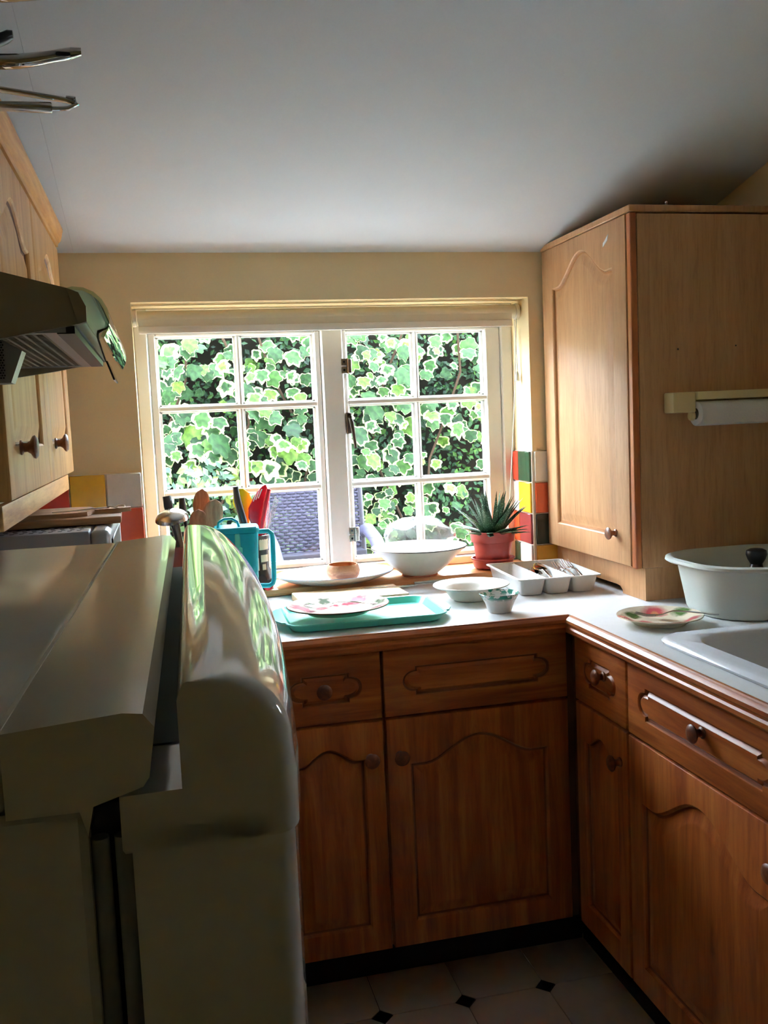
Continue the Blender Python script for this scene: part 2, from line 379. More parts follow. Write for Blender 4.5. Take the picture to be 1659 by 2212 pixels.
g = G(); g.box((XL-.1,YW,-.05),(XR+.1,YO,RZ0)); g.box((XL-.1,YW,RZ0),(RX0,YO,2.0)); g.box((RX1,YW,RZ0),(XR+.1,YO,2.0)); g.box((RX0,YW,RZ1),(RX1,YO,2.0))
wall_w = struct(g.build('wall_window','wall',smooth=0))
struct(G().box((XL-.1,YB-.1,-.05),(XL,YW,3.2)).build('wall_left','wall',smooth=0))
V0,V1,VZ0,VZ1 = .96,1.12,1.38,1.60      # small unseen window, added to let weak fill light in from the right
g = G(); g.box((XR,YB-.1,-.05),(XR+.1,YW,VZ0)); g.box((XR,YB-.1,VZ1),(XR+.1,YW,3.2)); g.box((XR,YB-.1,VZ0),(XR+.1,V0,VZ1)); g.box((XR,V1,VZ0),(XR+.1,YW,VZ1))
struct(g.build('wall_right','wall',smooth=0))
w2 = bpy.data.objects.new('fill_window', None); COL.objects.link(w2); w2.location = (XR+.06,0,0); w2['kind'] = 'structure'; w2['label'] = 'small unseen window added in the right wall to bring in fill light'
g = G(); e_ = .015
g.box((0,V0,VZ0),(.03,V0+e_,VZ1)); g.box((0,V1-e_,VZ0),(.03,V1,VZ1)); g.box((0,V0+e_,VZ0),(.03,V1-e_,VZ0+e_)); g.box((0,V0+e_,VZ1-e_),(.03,V1-e_,VZ1))
g.build('outer_frame','gloss',w2,0); G().box((.013,V0+e_,VZ0+e_),(.016,V1-e_,VZ1-e_)).build('pane','pane',w2,0)
struct(G().box((XL-.1,YB-.1,-.05),(XR+.1,YB,3.2)).build('wall_back','wall',smooth=0))
g = G(); x0, x1 = XL-.1, XR+.1
g.loft([[Vector((x,y,ceil_z(y)+t)) for (x,t) in ((x0,0),(x1,0),(x1,.12),(x0,.12))] for y in (YB-.1, YO+.01)])
ceiling = struct(g.build('ceiling','ceiling',smooth=0))
# plasterboard joint running down the slope near the left wall
g = G(); g.loft([[Vector((x,y,ceil_z(y)+dz)) for (x,dz) in ((-.197,.004),(-.187,-.0004),(-.166,-.0001),(-.16,.004))] for y in (.2,2.655)])
g.build('joint_tape','ceiling',ceiling,smooth=0)

# wall tiles around the window
TP = .0945
tw = TP-.0035
wt_me = {}
def wall_tile(cx, cz, w, key, axis, h=None, zt=None):
    k = (round(w,4), key, axis, h)
    if k not in wt_me:
        hh = (h or tw)/2
        gg = G().box((-w/2,-.006,-hh),(w/2,.002,hh), .0016, 1) if axis == 'y' else G().box((-.006,-w/2,-hh),(.002,w/2,hh), .0016, 1)
        wt_me[k] = gg.mesh('wall_tile'); wt_me[k].materials.append(TILE[key])
    return wt_me[k]
zt = 1.277
bed = G(); bed.box((XL+.001,YW-.004,.931),(RX0-.001,YW+.001,zt)); bed.box((RX1+.001,YW-.004,.931),(XR-.001,YW+.001,zt)); bed.box((RX1-.004,YW-.003,.931),(RX1+.001,2.80,zt))
bed.build('grout','grout',wall_w,smooth=0)
left_rows = [['white','yellow','orange','green','red','yellow','white'][::-1] and ['green','white','red','yellow','white'],['orange','green','white','maroon','orange'],['white','yellow','green','white','ochre'],['red','white','yellow','green','maroon']]
for r, row in enumerate(left_rows):
    for c, key in enumerate(row):
        cx = RX0-.002-TP*(len(row)-1-c)-TP/2; cz = zt-TP*r-TP/2
        hh = None
        if r == 3: hh = .058; cz = .931+.029+.002
        link('wall_tile', wall_tile(0,0,tw,key,'y',hh), TILE[key], wall_w, (cx,YW-.004,cz))
right_rows = [['white','ochre','green','red'],['orange','white','yellow','green'],['black','red','white','ochre'],['ochre','green','orange','white']]
rev_rows = [['green','red'],['yellow','white'],['maroon','orange'],['white','green']]
for r in range(4):
    cz = zt-TP*r-TP/2; hh = None
    if r == 3: hh = .058; cz = .931+.029+.002
    for c, key in enumerate(right_rows[r]):
        link('wall_tile', wall_tile(0,0,tw,key,'y',hh), TILE[key], wall_w, (RX1+.002+TP*(c+.5), YW-.004, cz))
    link('wall_tile', wall_tile(0,0,.091,rev_rows[r][0],'x',hh), TILE[rev_rows[r][0]], wall_w, (RX1-.004, YW+.048, cz))
    link('wall_tile', wall_tile(0,0,.044,rev_rows[r][1],'x',hh), TILE[rev_rows[r][1]], wall_w, (RX1-.004, YW+.119, cz))

# ------------------------------------------------------------------ window
YF = 2.80
win = bpy.data.objects.new('window_1', None); COL.objects.link(win); win.location = (0,YF,0); win['kind'] = 'structure'
win['label'] = 'white painted timber casement window with twelve panes'
def bars(g, x0,x1,z0,z1,y0,y1,w, wt=None, wb=None):
    wt = wt or w; wb = wb or w
    g.box((x0,y0,z0),(x0+w,y1,z1),.003); g.box((x1-w,y0,z0),(x1,y1,z1),.003)
    g.box((x0+w,y0,z1-wt),(x1-w,y1,z1),.003); g.box((x0+w,y0,z0),(x1-w,y1,z0+wb),.003)
g = G(); bars(g, RX0,RX1,.93,RZ1,0,.075,.036,.07,.026); g.box((.484,-.006,.95),(.549,.075,1.67),.004)
g.build('outer_frame','gloss',win,.5)
g = G(); g.box((RX0,.075,.90),(RX1,.24,.935),.004); g.build('outer_sill','gloss',win,.5)
def casement(x0,x1, gx, name):
    (a0,a1),(b0,b1) = gx
    y0, y1 = .012,.055
    zb, zt_ = .958,1.662
    g = G()
    g.box((x0,y0,zb),(a0-.003,y1,zt_),.003); g.box((b1+.003,y0,zb),(x1,y1,zt_),.003)
    g.box((a0-.003,y0,1.653),(b1+.003,y1,zt_),.003); g.box((a0-.003,y0,zb),(b1+.003,y1,.972),.003)
    c = g.build('casement','gloss',win,.5)
    zs = ((.972,1.190),(1.208,1.438),(1.455,1.653))
    gg = G(); gg.box((a1+.003,y0+.004,.972),(b0-.003,y1,1.653),.003)
    gg.build('glazing_bar','gloss',c,.5)
    for z in (1.199,1.4465): G().box((a0-.003,y0+.002,z-.0075),(b1+.003,y1-.003,z+.0075),.003).build('glazing_bar','gloss',c,.5)
    for (q0,q1) in gx:
        for (r0,r1) in zs:
            # putty line around each pane, then the pane
            b = G(); o_ = .004
            b.box((q0-.003,y1-.02,r0),(q0+o_,y1-.006,r1)); b.box((q1-o_,y1-.02,r0),(q1+.003,y1-.006,r1)); b.box((q0,y1-.02,r0),(q1,y1-.006,r0+o_)); b.box((q0,y1-.02,r1-o_),(q1,y1-.006,r1))
            b.build('glazing_bead','gloss',c,0)
            G().box((q0,y1-.008,r0),(q1,y1-.005,r1)).build('pane','pane',c,0)
    return c
cl = casement(-.014,.483, ((.010,.233),(.250,.463)), 'left')
cr = casement(.550,1.050, ((.566,.772),(.788,.999)), 'right')
for z in (1.554,1.048):
    h = G(); h.box((.541,-.009,z-.022),(.559,-.006,z-.002),.001); h.box((.541,-.009,z+.002),(.559,-.006,z+.022),.001); h.tube([(.5595,-.009,z-.022),(.5595,-.009,z+.022)],.0035,8); h.box((.559,-.001,z-.021),(.574,.012,z+.021),.001)
    hb = h.build('hinge','steel',cr)
    q = G()
    for zz in (z-.012,z+.012): q.lathe([(0,-.001),(.0034,-.001),(.0034,.0005),(0,.001)],10,T(.55,-.0095,zz)@R_to((0,-1,0)))
    q.build('hinge_screw','dark',hb)
g = G(); g.box((.549,-.012,1.352),(.566,.0122,1.416),.003); g.sections([((.558,-.022,1.40),(.006,0,0),(0,.006,0)),((.561,-.03,1.385),(.007,0,0),(0,.005,0)),((.564,-.036,1.35),(.0055,0,0),(0,.0045,0)),((.569,-.034,1.308),(.0045,0,0),(0,.004,0))],10); g.tube([(.558,.0,1.40),(.558,-.024,1.40)],.006,8)
g.build('handle','bronze',cr,label='dark metal casement fastener')
g = G(); g.box((RX0-.045,2.612,.911),(RX1+.0,YF+.002,.931),.004,2); sill = struct(g.build('windowsill','sill')); sill.name = 'trim_1'
tag(sill,'varnished timber window sill board under the casement',None)

# roller blind
bl = thing('roller_blind','cream roller blind rolled up at the top of the window recess','blind',(0,2.735,1.655))
g = G()
g.tube([(RX0+.014,0,.042),(RX1-.016,0,.044)],.0205,24); g.build('blind_roll','blind',bl)
g = G(); g.loft([[Vector((x,-.0195,.044)),Vector((x,-.0195,.014)),Vector((x,-.0165,.014)),Vector((x,-.0165,.044))] for x in (RX0+.016,RX1-.03)]); g.build('blind_cloth','blind',bl)
G().box((RX0+.016,-.023,-.002),(RX1-.03,-.013,.018),.003,2).build('bottom_bar','gloss',bl)
for x in (RX0+.006,RX1-.010): G().lathe([(0,-.005),(.024,-.005),(.025,0),(.024,.005),(0,.005)],24,T(x,0,.043)@R_to((1,0,0))).build('end_bracket','cord',bl)
G().tube([(RX1-.012,-.012,.06),(RX1-.014,.0,-.06),(RX1-.022,.006,-.25),(RX1-.036,.012,-.45),(RX1-.05,.016,-.63)],.0018,6).build('pull_cord','cord',bl)
G().tube([(RX1-.012,.012,.06),(RX1-.010,.008,-.05),(RX1-.010,.0,-.145)],.0016,6).build('pull_cord','cord',bl)
G().lathe([(0,0),(.007,.003),(.006,.02),(.003,.03),(0,.032)],12,T(RX1-.011,0,-.168)).build('cord_toggle','cord',bl)

# ------------------------------------------------------------------ cabinet joinery
def knob_at(parent, x, z, y, s=1.0):
    g = G(); g.lathe([(0,0),(.011*s,0),(.011*s,.0025),(.0075*s,.005),(.007*s,.010),(.010*s,.015),(.0165*s,.019),(.0178*s,.0225),(.014*s,.026),(.006*s,.0272),(0,.0275)],20,T(x,y,z)@R_to((0,-1,0)))
    return g.build('knob','knob',parent)
def outline(x0,x1,z0,zs,h,n=(8,10,28,10),shoulder=.1):
    """panel outline: bottom edge, right edge, arched top, left edge (x, z)"""
    def bump(t):
        if t < shoulder or t > 1-shoulder: return 0
        u = (t-shoulder)/(1-2*shoulder); return (.5-.5*math.cos(2*PI*u))**.85
    p = [(x0+(x1-x0)*i/n[0], z0) for i in range(n[0])]
    p += [(x1, z0+(zs-z0)*i/n[1]) for i in range(n[1])]
    p += [(x1-(x1-x0)*i/n[2], zs+h*bump(i/n[2])) for i in range(n[2])]
    p += [(x0, zs-(zs-z0)*i/n[3]) for i in range(n[3])]
    return p
def L3(p, y): return [Vector((x,y,z)) for x, z in p]
def panel_door(parent, x0,x1,z0,z1, yf=-.02, st=.055, rail=.06, top=.055, arch=.06, knob=None, mats=('oak_z','oak_z'), t=.019, ks=1.0, gm='groove_oak'):
    ix0, ix1, iz0, izs = x0+st, x1-st, z0+rail, z1-top-arch
    inn = lambda i: outline(ix0+i, ix1-i, iz0+i, izs-i, arch)
    out = lambda i: outline(x0+i, x1-i, z0+i, z1-i, 0)
    g = G()
    g.loft([L3(out(0),yf+t),L3(out(0),yf+.004),L3(out(.0015),yf+.001),L3(out(.004),yf),L3(inn(0),yf),L3(inn(.003),yf+.0025),L3(inn(.005),yf+.008),L3(inn(.005),yf+t)],False,False,wrap=True)
    d = g.build('door',mats[0],parent,.5)
    g = G(); g.loft([L3(inn(.0045),yf+.012),L3(inn(.0045),yf+.0085),L3(inn(.012),yf+.0085),L3(inn(.016),yf+.0072),L3(inn(.034),yf+.0025),L3(inn(.037),yf+.0018)],True,True)
    g.build('door_panel',mats[1],d,.35)
    g = G(); g.loft([L3(inn(.0052),yf+.0060),L3(inn(.0062),yf+.0082),L3(inn(.0098),yf+.0082),L3(inn(.0098),yf+.0090),L3(inn(.0052),yf+.0090)],False,False,wrap=True); g.build('panel_groove',gm,d,.5)
    if knob: knob_at(d, knob[0], knob[1], yf, ks)
    return d
def cartouche(x0,x1,z0,z1,e,ins=0,n=(10,16)):
    x0+=ins; x1-=ins; z0+=ins; z1-=ins
    zm=(z0+z1)/2; hz=(z1-z0)/2; ez=hz*.72; p=[]
    p += [(x0+e+(x1-x0-2*e)*i/n[0], z0) for i in range(n[0]+1)]
    for i in range(n[1]+1):
        a = -PI/2+PI*i/n[1]; p.append((x1-e+.004*math.cos(a)+ (e-.004)*max(0,math.cos(a))**.8, zm+ez*math.sin(a)))
    p += [(x1-e-(x1-x0-2*e)*i/n[0], z1) for i in range(n[0]+1)]
    for i in range(n[1]+1):
        a = PI/2+PI*i/n[1]; p.append((x0+e-.004*abs(math.cos(a))-(e-.004)*max(0,-math.cos(a))**.8, zm+ez*math.sin(a)))
    return p
def rect_like(x0,x1,z0,z1,ins=0,n=(10,16)):
    x0+=ins; x1-=ins; z0+=ins; z1-=ins; p=[]
    p += [(x0+(x1-x0)*(i+.5)/(n[0]+1), z0) for i in range(n[0]+1)]
    p += [(x1, z0+(z1-z0)*i/n[1]) for i in range(n[1]+1)]
    p += [(x1-(x1-x0)*(i+.5)/(n[0]+1), z1) for i in range(n[0]+1)]
    p += [(x0, z1-(z1-z0)*i/n[1]) for i in range(n[1]+1)]
    return p
def drawer_front(parent, x0,x1,z0,z1, yf=-.02, cz=(.045,.044), cx=.045, e=.03, knob=None, mat='oak_x', t=.019):
    c = lambda i: cartouche(x0+cx,x1-cx,z0+cz[0],z1-cz[1],e,i)
    r = lambda i: rect_like(x0,x1,z0,z1,i)
    g = G(); g.loft([L3(r(0),yf+t),L3(r(0),yf+.004),L3(r(.0015),yf+.001),L3(r(.004),yf),L3(c(0),yf),L3(c(.0018),yf+.0055),L3(c(.0060),yf+.0065),L3(c(.0105),yf+.0015),L3(c(.013),yf)],True,True)
    d = g.build('drawer',mat,parent,.4)
    g = G(); g.loft([L3(c(.0012),yf+.0030),L3(c(.0022),yf+.0052),L3(c(.0058),yf+.0062),L3(c(.0058),yf+.0070),L3(c(.0012),yf+.0070)],False,False,wrap=True); g.build('routed_groove','groove_oak',d,.5)
    if knob: knob_at(d, knob[0], knob[1], yf)
    return d
def carcass(parent, x0,x1,z0,z1,d, mat='oak_z', low=None):
    g = G(); zs = low or z1
    if low: g.box((x0,0,low),(x0+.016,.05,z1)); g.box((x1-.016,0,low),(x1,.05,z1))
    g.box((x0,0,z0),(x0+.016,d,zs)); g.box((x1-.016,0,z0),(x1,d,zs)); g.box((x0+.016,0,z0),(x1-.016,d,z0+.016)); g.box((x0+.016,d-.008,z0+.016),(x1-.016,d,zs)); g.box((x0+.016,0,z1-.02),(x1-.016,.05,z1)); g.box((x0+.016,0,.695),(x1-.016,.05,.712))
    return g.build('carcass',mat,parent,0)
def base_cabinet(label, loc, rotz, w, depth, knob_d, knob_door, drawer=True, arch=.055, group='oak base cabinets', low=None):
    b = thing('base_cabinet', label, 'cabinet', loc, rotz, group)
    carcass(b, 0, w, .15, .868, depth, low=low)
    if drawer: drawer_front(b, .002, w-.002, .7075, .866, knob=knob_d)
    panel_door(b, .002, w-.002, .15, .7025, knob=knob_door, arch=arch, st=min(.055,w*.17))
    return b
BY = 2.084
base_cabinet('narrow oak base cabinet left of the wide one, under the mint tray',(.197,BY,0),0,.263,.55,(.126,.789),(.228,.617),arch=.032)
base_cabinet('wide oak base cabinet in the corner with a knobless drawer front',(.462,BY,0),0,.456,.55,None,(.033,.615),arch=.055)
XB = .947
base_cabinet('narrow oak base cabinet in the corner beside the sink run',(XB,2.048,0),-PI/2,.258,.55,(.155,.80),(.225,.628),arch=.03)
base_cabinet('wide oak base cabinet with one long drawer beneath the sink',(XB,1.787,0),-PI/2,.54,.55,(.287,.797),(.508,.635),arch=.075,low=.72)
base_cabinet('oak base cabinet at the near end of the sink run',(XB,1.244,0),-PI/2,.54,.55,(.27,.797),(.04,.635),arch=.075,low=.72)
g = G(); g.box((.918,BY-.012,.15),(XB-.012,BY+.03,.868),.001); g.box((.935,2.05,.15),(XB+.03,BY,.868)); tag(g.build('corner_post','groove',smooth=0),'dark upright filler post in the corner between two cabinet runs','corner post')
g = G(); g.box((-.535,2.216,.0),(1.008,2.234,.149)); g.build('kickboard','plinth',smooth=0); kb = bpy.data.objects['kickboard']; tag(kb,'black kickboard under the window side base cabinets','kickboard')
tag(G().box((1.009,.7,.0),(1.027,2.214,.149)).build('kickboard','plinth',smooth=0),'black kickboard under the sink side base cabinets','kickboard')
tag(G().box((.043,BY-.018,.15),(.195,BY,.868),.002).build('corner_post','oak_z',smooth=0),'plain oak filler panel hidden behind the fridge door','corner post')
# left run
b = base_cabinet('oak base cabinet below the silver microwave',(.02,1.52,0),PI/2,.52,.55,(.26,.79),(.04,.615))
ck = thing('cooker','white freestanding cooker between the fridge and the worktop','cooker',(.03,1.0,0),PI/2)
G().box((0,0,.02),(.5,.55,.905),.006,2).build('body','fridge_side',ck)
G().box((.0,-.006,.906),(.5,.55,.915),.002).build('hob','dark',ck)
for i in range(4):
    G().lathe([(0,0),(.075,0),(.075,.006),(.03,.009),(0,.009)],24,T(.13+.24*(i%2),.15+.25*(i//2),.915)).build('hotplate','iron',ck)
od = G().box((.03,-.022,.12),(.47,-.001,.72),.004,2).build('oven_door','fridge',ck)
G().tube([(.06,-.022,.68),(.06,-.05,.68),(.44,-.05,.68),(.44,-.022,.68)],.008,8).build('handle','chrome',od)
for i in range(5): G().lathe([(0,0),(.018,0),(.015,.02),(0,.021)],16,T(.08+.085*i,-.001,.81)@R_to((0,-1,0))).build('knob','dark',ck)

# worktop, white laminate with oak lipping
wt = thing('worktop','white laminate worktop with oak edging running round the corner','worktop',(0,0,.87))
YFk, XFk = 2.053, .917
SX0,SX1,SY0,SY1 = 1.005,1.44,.93,1.715
g = G()
g.box((XL+.002,YFk+.004,0),(XR-.002,YW-.006,.04)); g.box((XL+.002,1.505,0),(.06,YFk+.004,.04))
g.box((XFk+.004,SY1,0),(XR-.002,YFk+.004,.04)); g.box((XFk+.004,SY0,0),(SX0,SY1,.04)); g.box((SX1,SY0,0),(XR-.002,SY1,.04)); g.box((XFk+.004,.62,0),(XR-.002,SY0,.04))
g.build('top','laminate',wt,0)
def lipping(f):   # ogee oak edge profile (out, z)
    prof = [(0,0),(-.014,0),(-.0165,.004),(-.0165,.012),(-.013,.016),(-.013,.020),(-.0165,.024),(-.016,.031),(-.011,.036),(-.0075,.0375),(-.006,.0405),(0,.0405)]
    return [f(a,z) for a, z in prof]
g = G(); g.loft([lipping(lambda a,z: Vector((x,YFk+.004+a,z))) for x in (.06,XFk+.001)]); g.build('edging','oak_x',wt,.5)
g = G(); g.loft([lipping(lambda a,z: Vector((XFk+.004+a,y,z))) for y in (.62,YFk-.012)]); g.build('edging','oak_y',wt,.5)

# sink
sk = thing('sink','white ceramic inset sink with rounded corners','sink',(0,0,.91))
cx, cy, w, d = (.966+1.46)/2, (.90+1.755)/2, 1.46-.966, 1.755-.90
g = G(); L = []
for (ins,z,r) in ((.05,-.002,.05),(.002,.0005,.06),(.0,.006,.06),(.004,.011,.058),(.012,.0125,.055),(.03,.0105,.05)): L.append(rrect(cx,cy,w-2*ins,d-2*ins,r,z))
bx, by, bw, bd = 1.225,1.41,.40,.60
L += [rrect(bx,by,bw,bd,.07,.009), rrect(bx,by,bw-.014,bd-.014,.07,.0), rrect(bx,by,bw-.03,bd-.03,.07,-.03), rrect(bx,by,bw-.05,bd-.05,.07,-.14), rrect(bx,by,bw-.10,bd-.10,.06,-.165), rrect(bx,by,bw-.2,bd-.2,.05,-.17)]
g.loft(L,False,True); g.build('basin','sink',sk,.8)
G().lathe([(0,.001),(.03,.001),(.042,.003),(.044,.0),(.044,-.004),(0,-.004)],24,T(bx,by,-.168)).build('drain','chrome',sk)

# ------------------------------------------------------------------ tall corner wall unit standing on the worktop (right)
dr = thing('corner_wall_unit','tall pale oak wall unit with an arched door standing on the worktop','cabinet',(1.147,2.652,.91),-PI/2)
W_, D_ = .538, .365
g = G(); g.box((0,0,.083),(.016,D_,.945)); g.box((W_-.018,0,.083),(W_,D_,.945),.001); g.box((.016,0,.083),(W_-.018,D_,.10)); g.box((.016,D_-.008,.1),(W_-.018,D_,.945)); g.build('carcass','dresser_z',dr,0)
panel_door(dr,.004,W_-.022,.086,.948,yf=-.021,st=.07,rail=.068,top=.04,arch=.075,knob=(.44,.164),mats=('dresser_z','dresser_z'),ks=.9,gm='groove_pale')
g = G(); g.box((W_-.0205,-.018,.083),(W_-.001,-.0005,.948),.002); g.build('door_stile','oak_z',dr)
g = G(); g.box((-.0,-.023,.949),(W_+.004,D_,.965),.002); g.build('top_board','dresser_z',dr)
# plinth with a shaped bracket foot
pts = [(0,.082),(0,.02),(.30,.02),(.385,.02),(.402,.018),(.413,.010),(.416,.0005),(W_-.002,.0005),(W_-.002,.082)]
g = G(); g.loft([L3(pts,.008),L3(pts,.026)]); g.box((W_-.02,.026,.0005),(W_-.002,D_,.082)); g.box((.0,.026,.0005),(.016,D_,.082)); g.build('plinth','dresser_z',dr,0)
for (u,v) in ((.105,.62),(.265,.625)): G().lathe([(0,0),(.0022,0),(.0018,.0006),(0,.0008)],10,T(W_,u,v)@R_to((1,0,0))).build('screw_hole','dark',dr)
g = G(); g.loft([[Vector((.40,-.0218,.89)),Vector((.425,-.0218,.902)),Vector((.431,-.0218,.917)),Vector((.424,-.0218,.913)),Vector((.412,-.0218,.905)),Vector((.402,-.0218,.90))],[Vector((.40,-.0208,.89)),Vector((.425,-.0208,.902)),Vector((.431,-.0208,.917)),Vector((.424,-.0208,.913)),Vector((.412,-.0208,.905)),Vector((.402,-.0208,.90))]]); g.build('torn_sticker','paper',dr,0)

# kitchen roll and holder on the unit's side
kr = thing('roll_holder','cream plastic kitchen roll holder screwed to the wall unit side','holder',(0,2.113,0))
g = G(); g.box((1.21,-.045,1.374),(1.272,0,1.424),.004,2); g.box((1.272,-.052,1.404),(1.50,0,1.424),.004,2); g.box((1.485,-.045,1.374),(1.515,0,1.404),.004,2); g.box((1.272,-.003,1.374),(1.485,0,1.404)); g.build('bracket','cream_plastic',kr)
g = G(); g.tube([(1.268,-.028,1.372),(1.268,-.028,1.366),(1.27,-.028,1.36)],.006,8); g.lathe([(0,-.004),(.012,-.004),(.012,.004),(0,.004)],16,T(1.268,-.03,1.366)@R_to((1,0,0))); g.build('spindle','cream_plastic',kr)
pr = thing('kitchen_roll','white quilted paper kitchen roll hanging under its holder','kitchen roll',(0,2.113,0))
g = G(); r_ = .030; n = 28
def rl(x,r): return [Vector((x,-.034+r*math.cos(2*PI*k/n),1.3705+r*math.sin(2*PI*k/n))) for k in range(n)]
g.loft([rl(1.276,.014),rl(1.276,r_-.002),rl(1.278,r_),rl(1.49,r_),rl(1.492,r_-.002),rl(1.492,.014)],False,False,wrap=True); g.build('paper','paper',pr)
g = G(); P = []
for i in range(14):
    x = 1.279+.21*i/13; row = []
    for j in range(5): row.append(Vector((x,-.034-r_-.0012-.001*math.sin(i*1.7+j), 1.3705-.006*j-.002*(i%2)*(j==4))))
    P.append(row)
g.grid(P); g.build('loose_sheet','paper',pr)
g = G(); n=24; g.loft([rl(1.274,.009),rl(1.274,.0135),rl(1.493,.0135),rl(1.493,.009)],False,False,wrap=True); g.build('card_tube','card',pr)

# ------------------------------------------------------------------ left wall cabinets
XD = -.212     # front of the doors
lc = thing('wall_cabinet','honey oak double wall cabinet above the microwave','cabinet',(XD-.02,1.45,1.29),PI/2,'wall cabinets on the cooker side')
g = G(); g.box((0,0,0),(.018,.305,.555)); g.box((1.034-.018,0,0),(1.034,.305,.555)); g.box((.018,0,0),(1.016,.305,.016)); g.box((.018,0,.535),(1.016,.305,.555)); g.box((.018,.297,.016),(1.016,.305,.535)); g.box((.509,0,.016),(.525,.297,.535)); g.build('carcass','pine_z',lc,0)
panel_door(lc,.002,.515,.004,.551,st=.075,rail=.075,top=.06,arch=.055,knob=(.128,.08),mats=('pine_z','pine_z'),ks=1.05,gm='groove')
panel_door(lc,.519,1.032,.004,.551,st=.075,rail=.075,top=.06,arch=.055,knob=(.642,.08),mats=('pine_z','pine_z'),ks=1.05,gm='groove')
hc = thing('wall_cabinet','short honey oak wall cabinet over the cooker hood','cabinet',(XD-.02,.86,1.62),PI/2,'wall cabinets on the cooker side')
g = G(); g.box((0,0,0),(.588,.305,.225)); g.build('carcass','pine_z',hc,0)
panel_door(hc,.002,.586,.003,.222,st=.06,rail=.045,top=.04,arch=.03,knob=(.3,.03),mats=('pine_z','pine_x'))
cn = thing('cornice','moulded honey oak cornice along the top of the wall cabinets','cornice',(0,0,1.846))
prof = [(-.235,0),(-.211,0),(-.2095,.008),(-.204,.014),(-.2005,.024),(-.1985,.034),(-.197,.036),(-.197,.044),(-.235,.044)]
g = G(); g.loft([[Vector((x,y,z)) for x,z in prof] for y in (.86,2.492)]); g.build('moulding','pine_x' if False else wood('honey_oak_cornice',(176,118,54),(198,140,70),(214,162,92),grain='y'),cn,.5)
pl = thing('light_rail','honey oak light rail under the double wall cabinet','light rail',(0,0,1.25))
g = G(); g.box((-.246,1.452,0),(-.226,2.48,.0385),.003,2); g.build('rail',wood('honey_oak_rail',(190,134,70),(212,160,96),(226,180,118),grain='y'),pl)

# cooker hood
hd = thing('cooker_hood','grey steel cooker hood with a curved glass visor','cooker hood',(0,.93,1.485))
HL = .50
side = [(-.535,.15),(-.30,.105),(-.13,.052),(-.074,.037),(-.066,.004),(-.135,-.008),(-.30,-.03),(-.535,-.05)]
def hp(p, y): return [Vector((x,y,z)) for x, z in p]
for y0,y1 in ((0,.008),(HL-.008,HL)):
    g = G(); g.loft([hp(side,y0),hp(side,y1)]); g.build('side_panel','hood',hd,0)
g = G(); top = [(-.535,.15),(-.30,.105),(-.13,.052),(-.076,.037),(-.076,.034),(-.13,.048),(-.30,.10),(-.535,.145)]
g.loft([hp(top,.008),hp(top,HL-.008)]); g.build('top_cover','hood',hd,0)
fr_ = [(-.076,.034),(-.068,.004),(-.072,.004),(-.08,.034)]
g = G(); g.loft([hp(fr_,.008),hp(fr_,HL-.008)]); g.build('front_panel','dark',hd,0)
# underside: pale frame, filter mesh and lower grille
bo = [(-.074,.003),(-.135,-.008),(-.138,-.005),(-.076,.006)]
g = G(); g.box((-.098,.008,-.003),(-.078,HL-.008,.002)); g.box((-.50,.008,-.003),(-.098,.02,.002)); g.box((-.50,HL-.03,-.003),(-.098,HL-.008,.002)); g.build('under_frame','silver',hd,0)
g = G()
for i in range(52): y = .022+(HL-.055)*i/51; g.box((-.50,y-.0013,-.002),(-.099,y+.0013,.0005))
for i in range(44): x = -.50+.40*i/43; g.box((x-.0013,.022,-.0025),(x+.0013,HL-.033,.001))
f_ = g.build('filter_mesh','hood',hd,0); f_['kind'] = 'stuff'
G().box((-.50,.02,.006),(-.099,HL-.03,.010)).build('filter_backing','plinth',hd,0)
g = G(); lowp = [(-.50,-.0035),(-.142,-.0035),(-.122,-.016),(-.134,-.046),(-.50,-.052)]
g.loft([hp(lowp,.04),hp(lowp,.068)]); lg = g.build('lower_grille','silver',hd,0)
g = G()
for i in range(84):
    for j in range(15): g.box((-.34+.0024*i+.0012*(j%2),.0385,-.0085-.0024*j),(-.3386+.0024*i+.0012*(j%2),.0402,-.0072-.0024*j))
gs = g.build('grille_slot','dark',lg,0); gs['kind'] = 'stuff'
# visor: curved glass, black carrier strip
def visor(y, o=0): 
    c = []
    for k in range(9):
        a = math.radians(112-150*k/8); c.append(Vector((-.078+(.024-o)*math.cos(a)*1.25+.010, y, .010+(.030-o)*math.sin(a))))
    return c
g = G(); ys = [ .012+ (HL-.02)*i/10 for i in range(11)]
g.loft([visor(y)+visor(y,.003)[::-1] for y in ys]); g.build('glass_visor','visor',hd,.6)
g = G(); g.loft([hp([(-.086,-.004),(-.070,-.004),(-.070,.003),(-.086,.003)],y) for y in (.009,HL-.02)]); g.build('carrier_strip','dark',hd,0)
g = G(); fl = [(-.062,-.003),(-.0595,-.003),(-.052,-.026),(-.0545,-.0275)]
g.loft([hp(fl,HL-.11),hp(fl,HL-.01)]); g.build('glass_lip','visor',hd,0)
g = G(); g.tube([(-.061,HL-.11,-.003),(-.053,HL-.11,-.027),(-.053,HL-.01,-.027),(-.061,HL-.01,-.003)],.0012,6); g.build('lip_edge','dark',hd)
g = G(); sb = [(-.074,.037),(-.064,.033),(-.058,.02),(-.0585,.006),(-.066,.004)]
g.loft([hp(sb,.001),hp(sb,.010)]); g.build('visor_end','hood',hd,.5)

# ------------------------------------------------------------------ fridge (foreground left)
fg = thing('fridge','white fridge with a rounded door top in the foreground','fridge',(0,.36,0),math.radians(-1.75))
FW = .60; FB = -.50
g = G(); g.box((FB,0,.04),(-.036,FW,1.247),.003); g.build('body','fridge_side',fg)
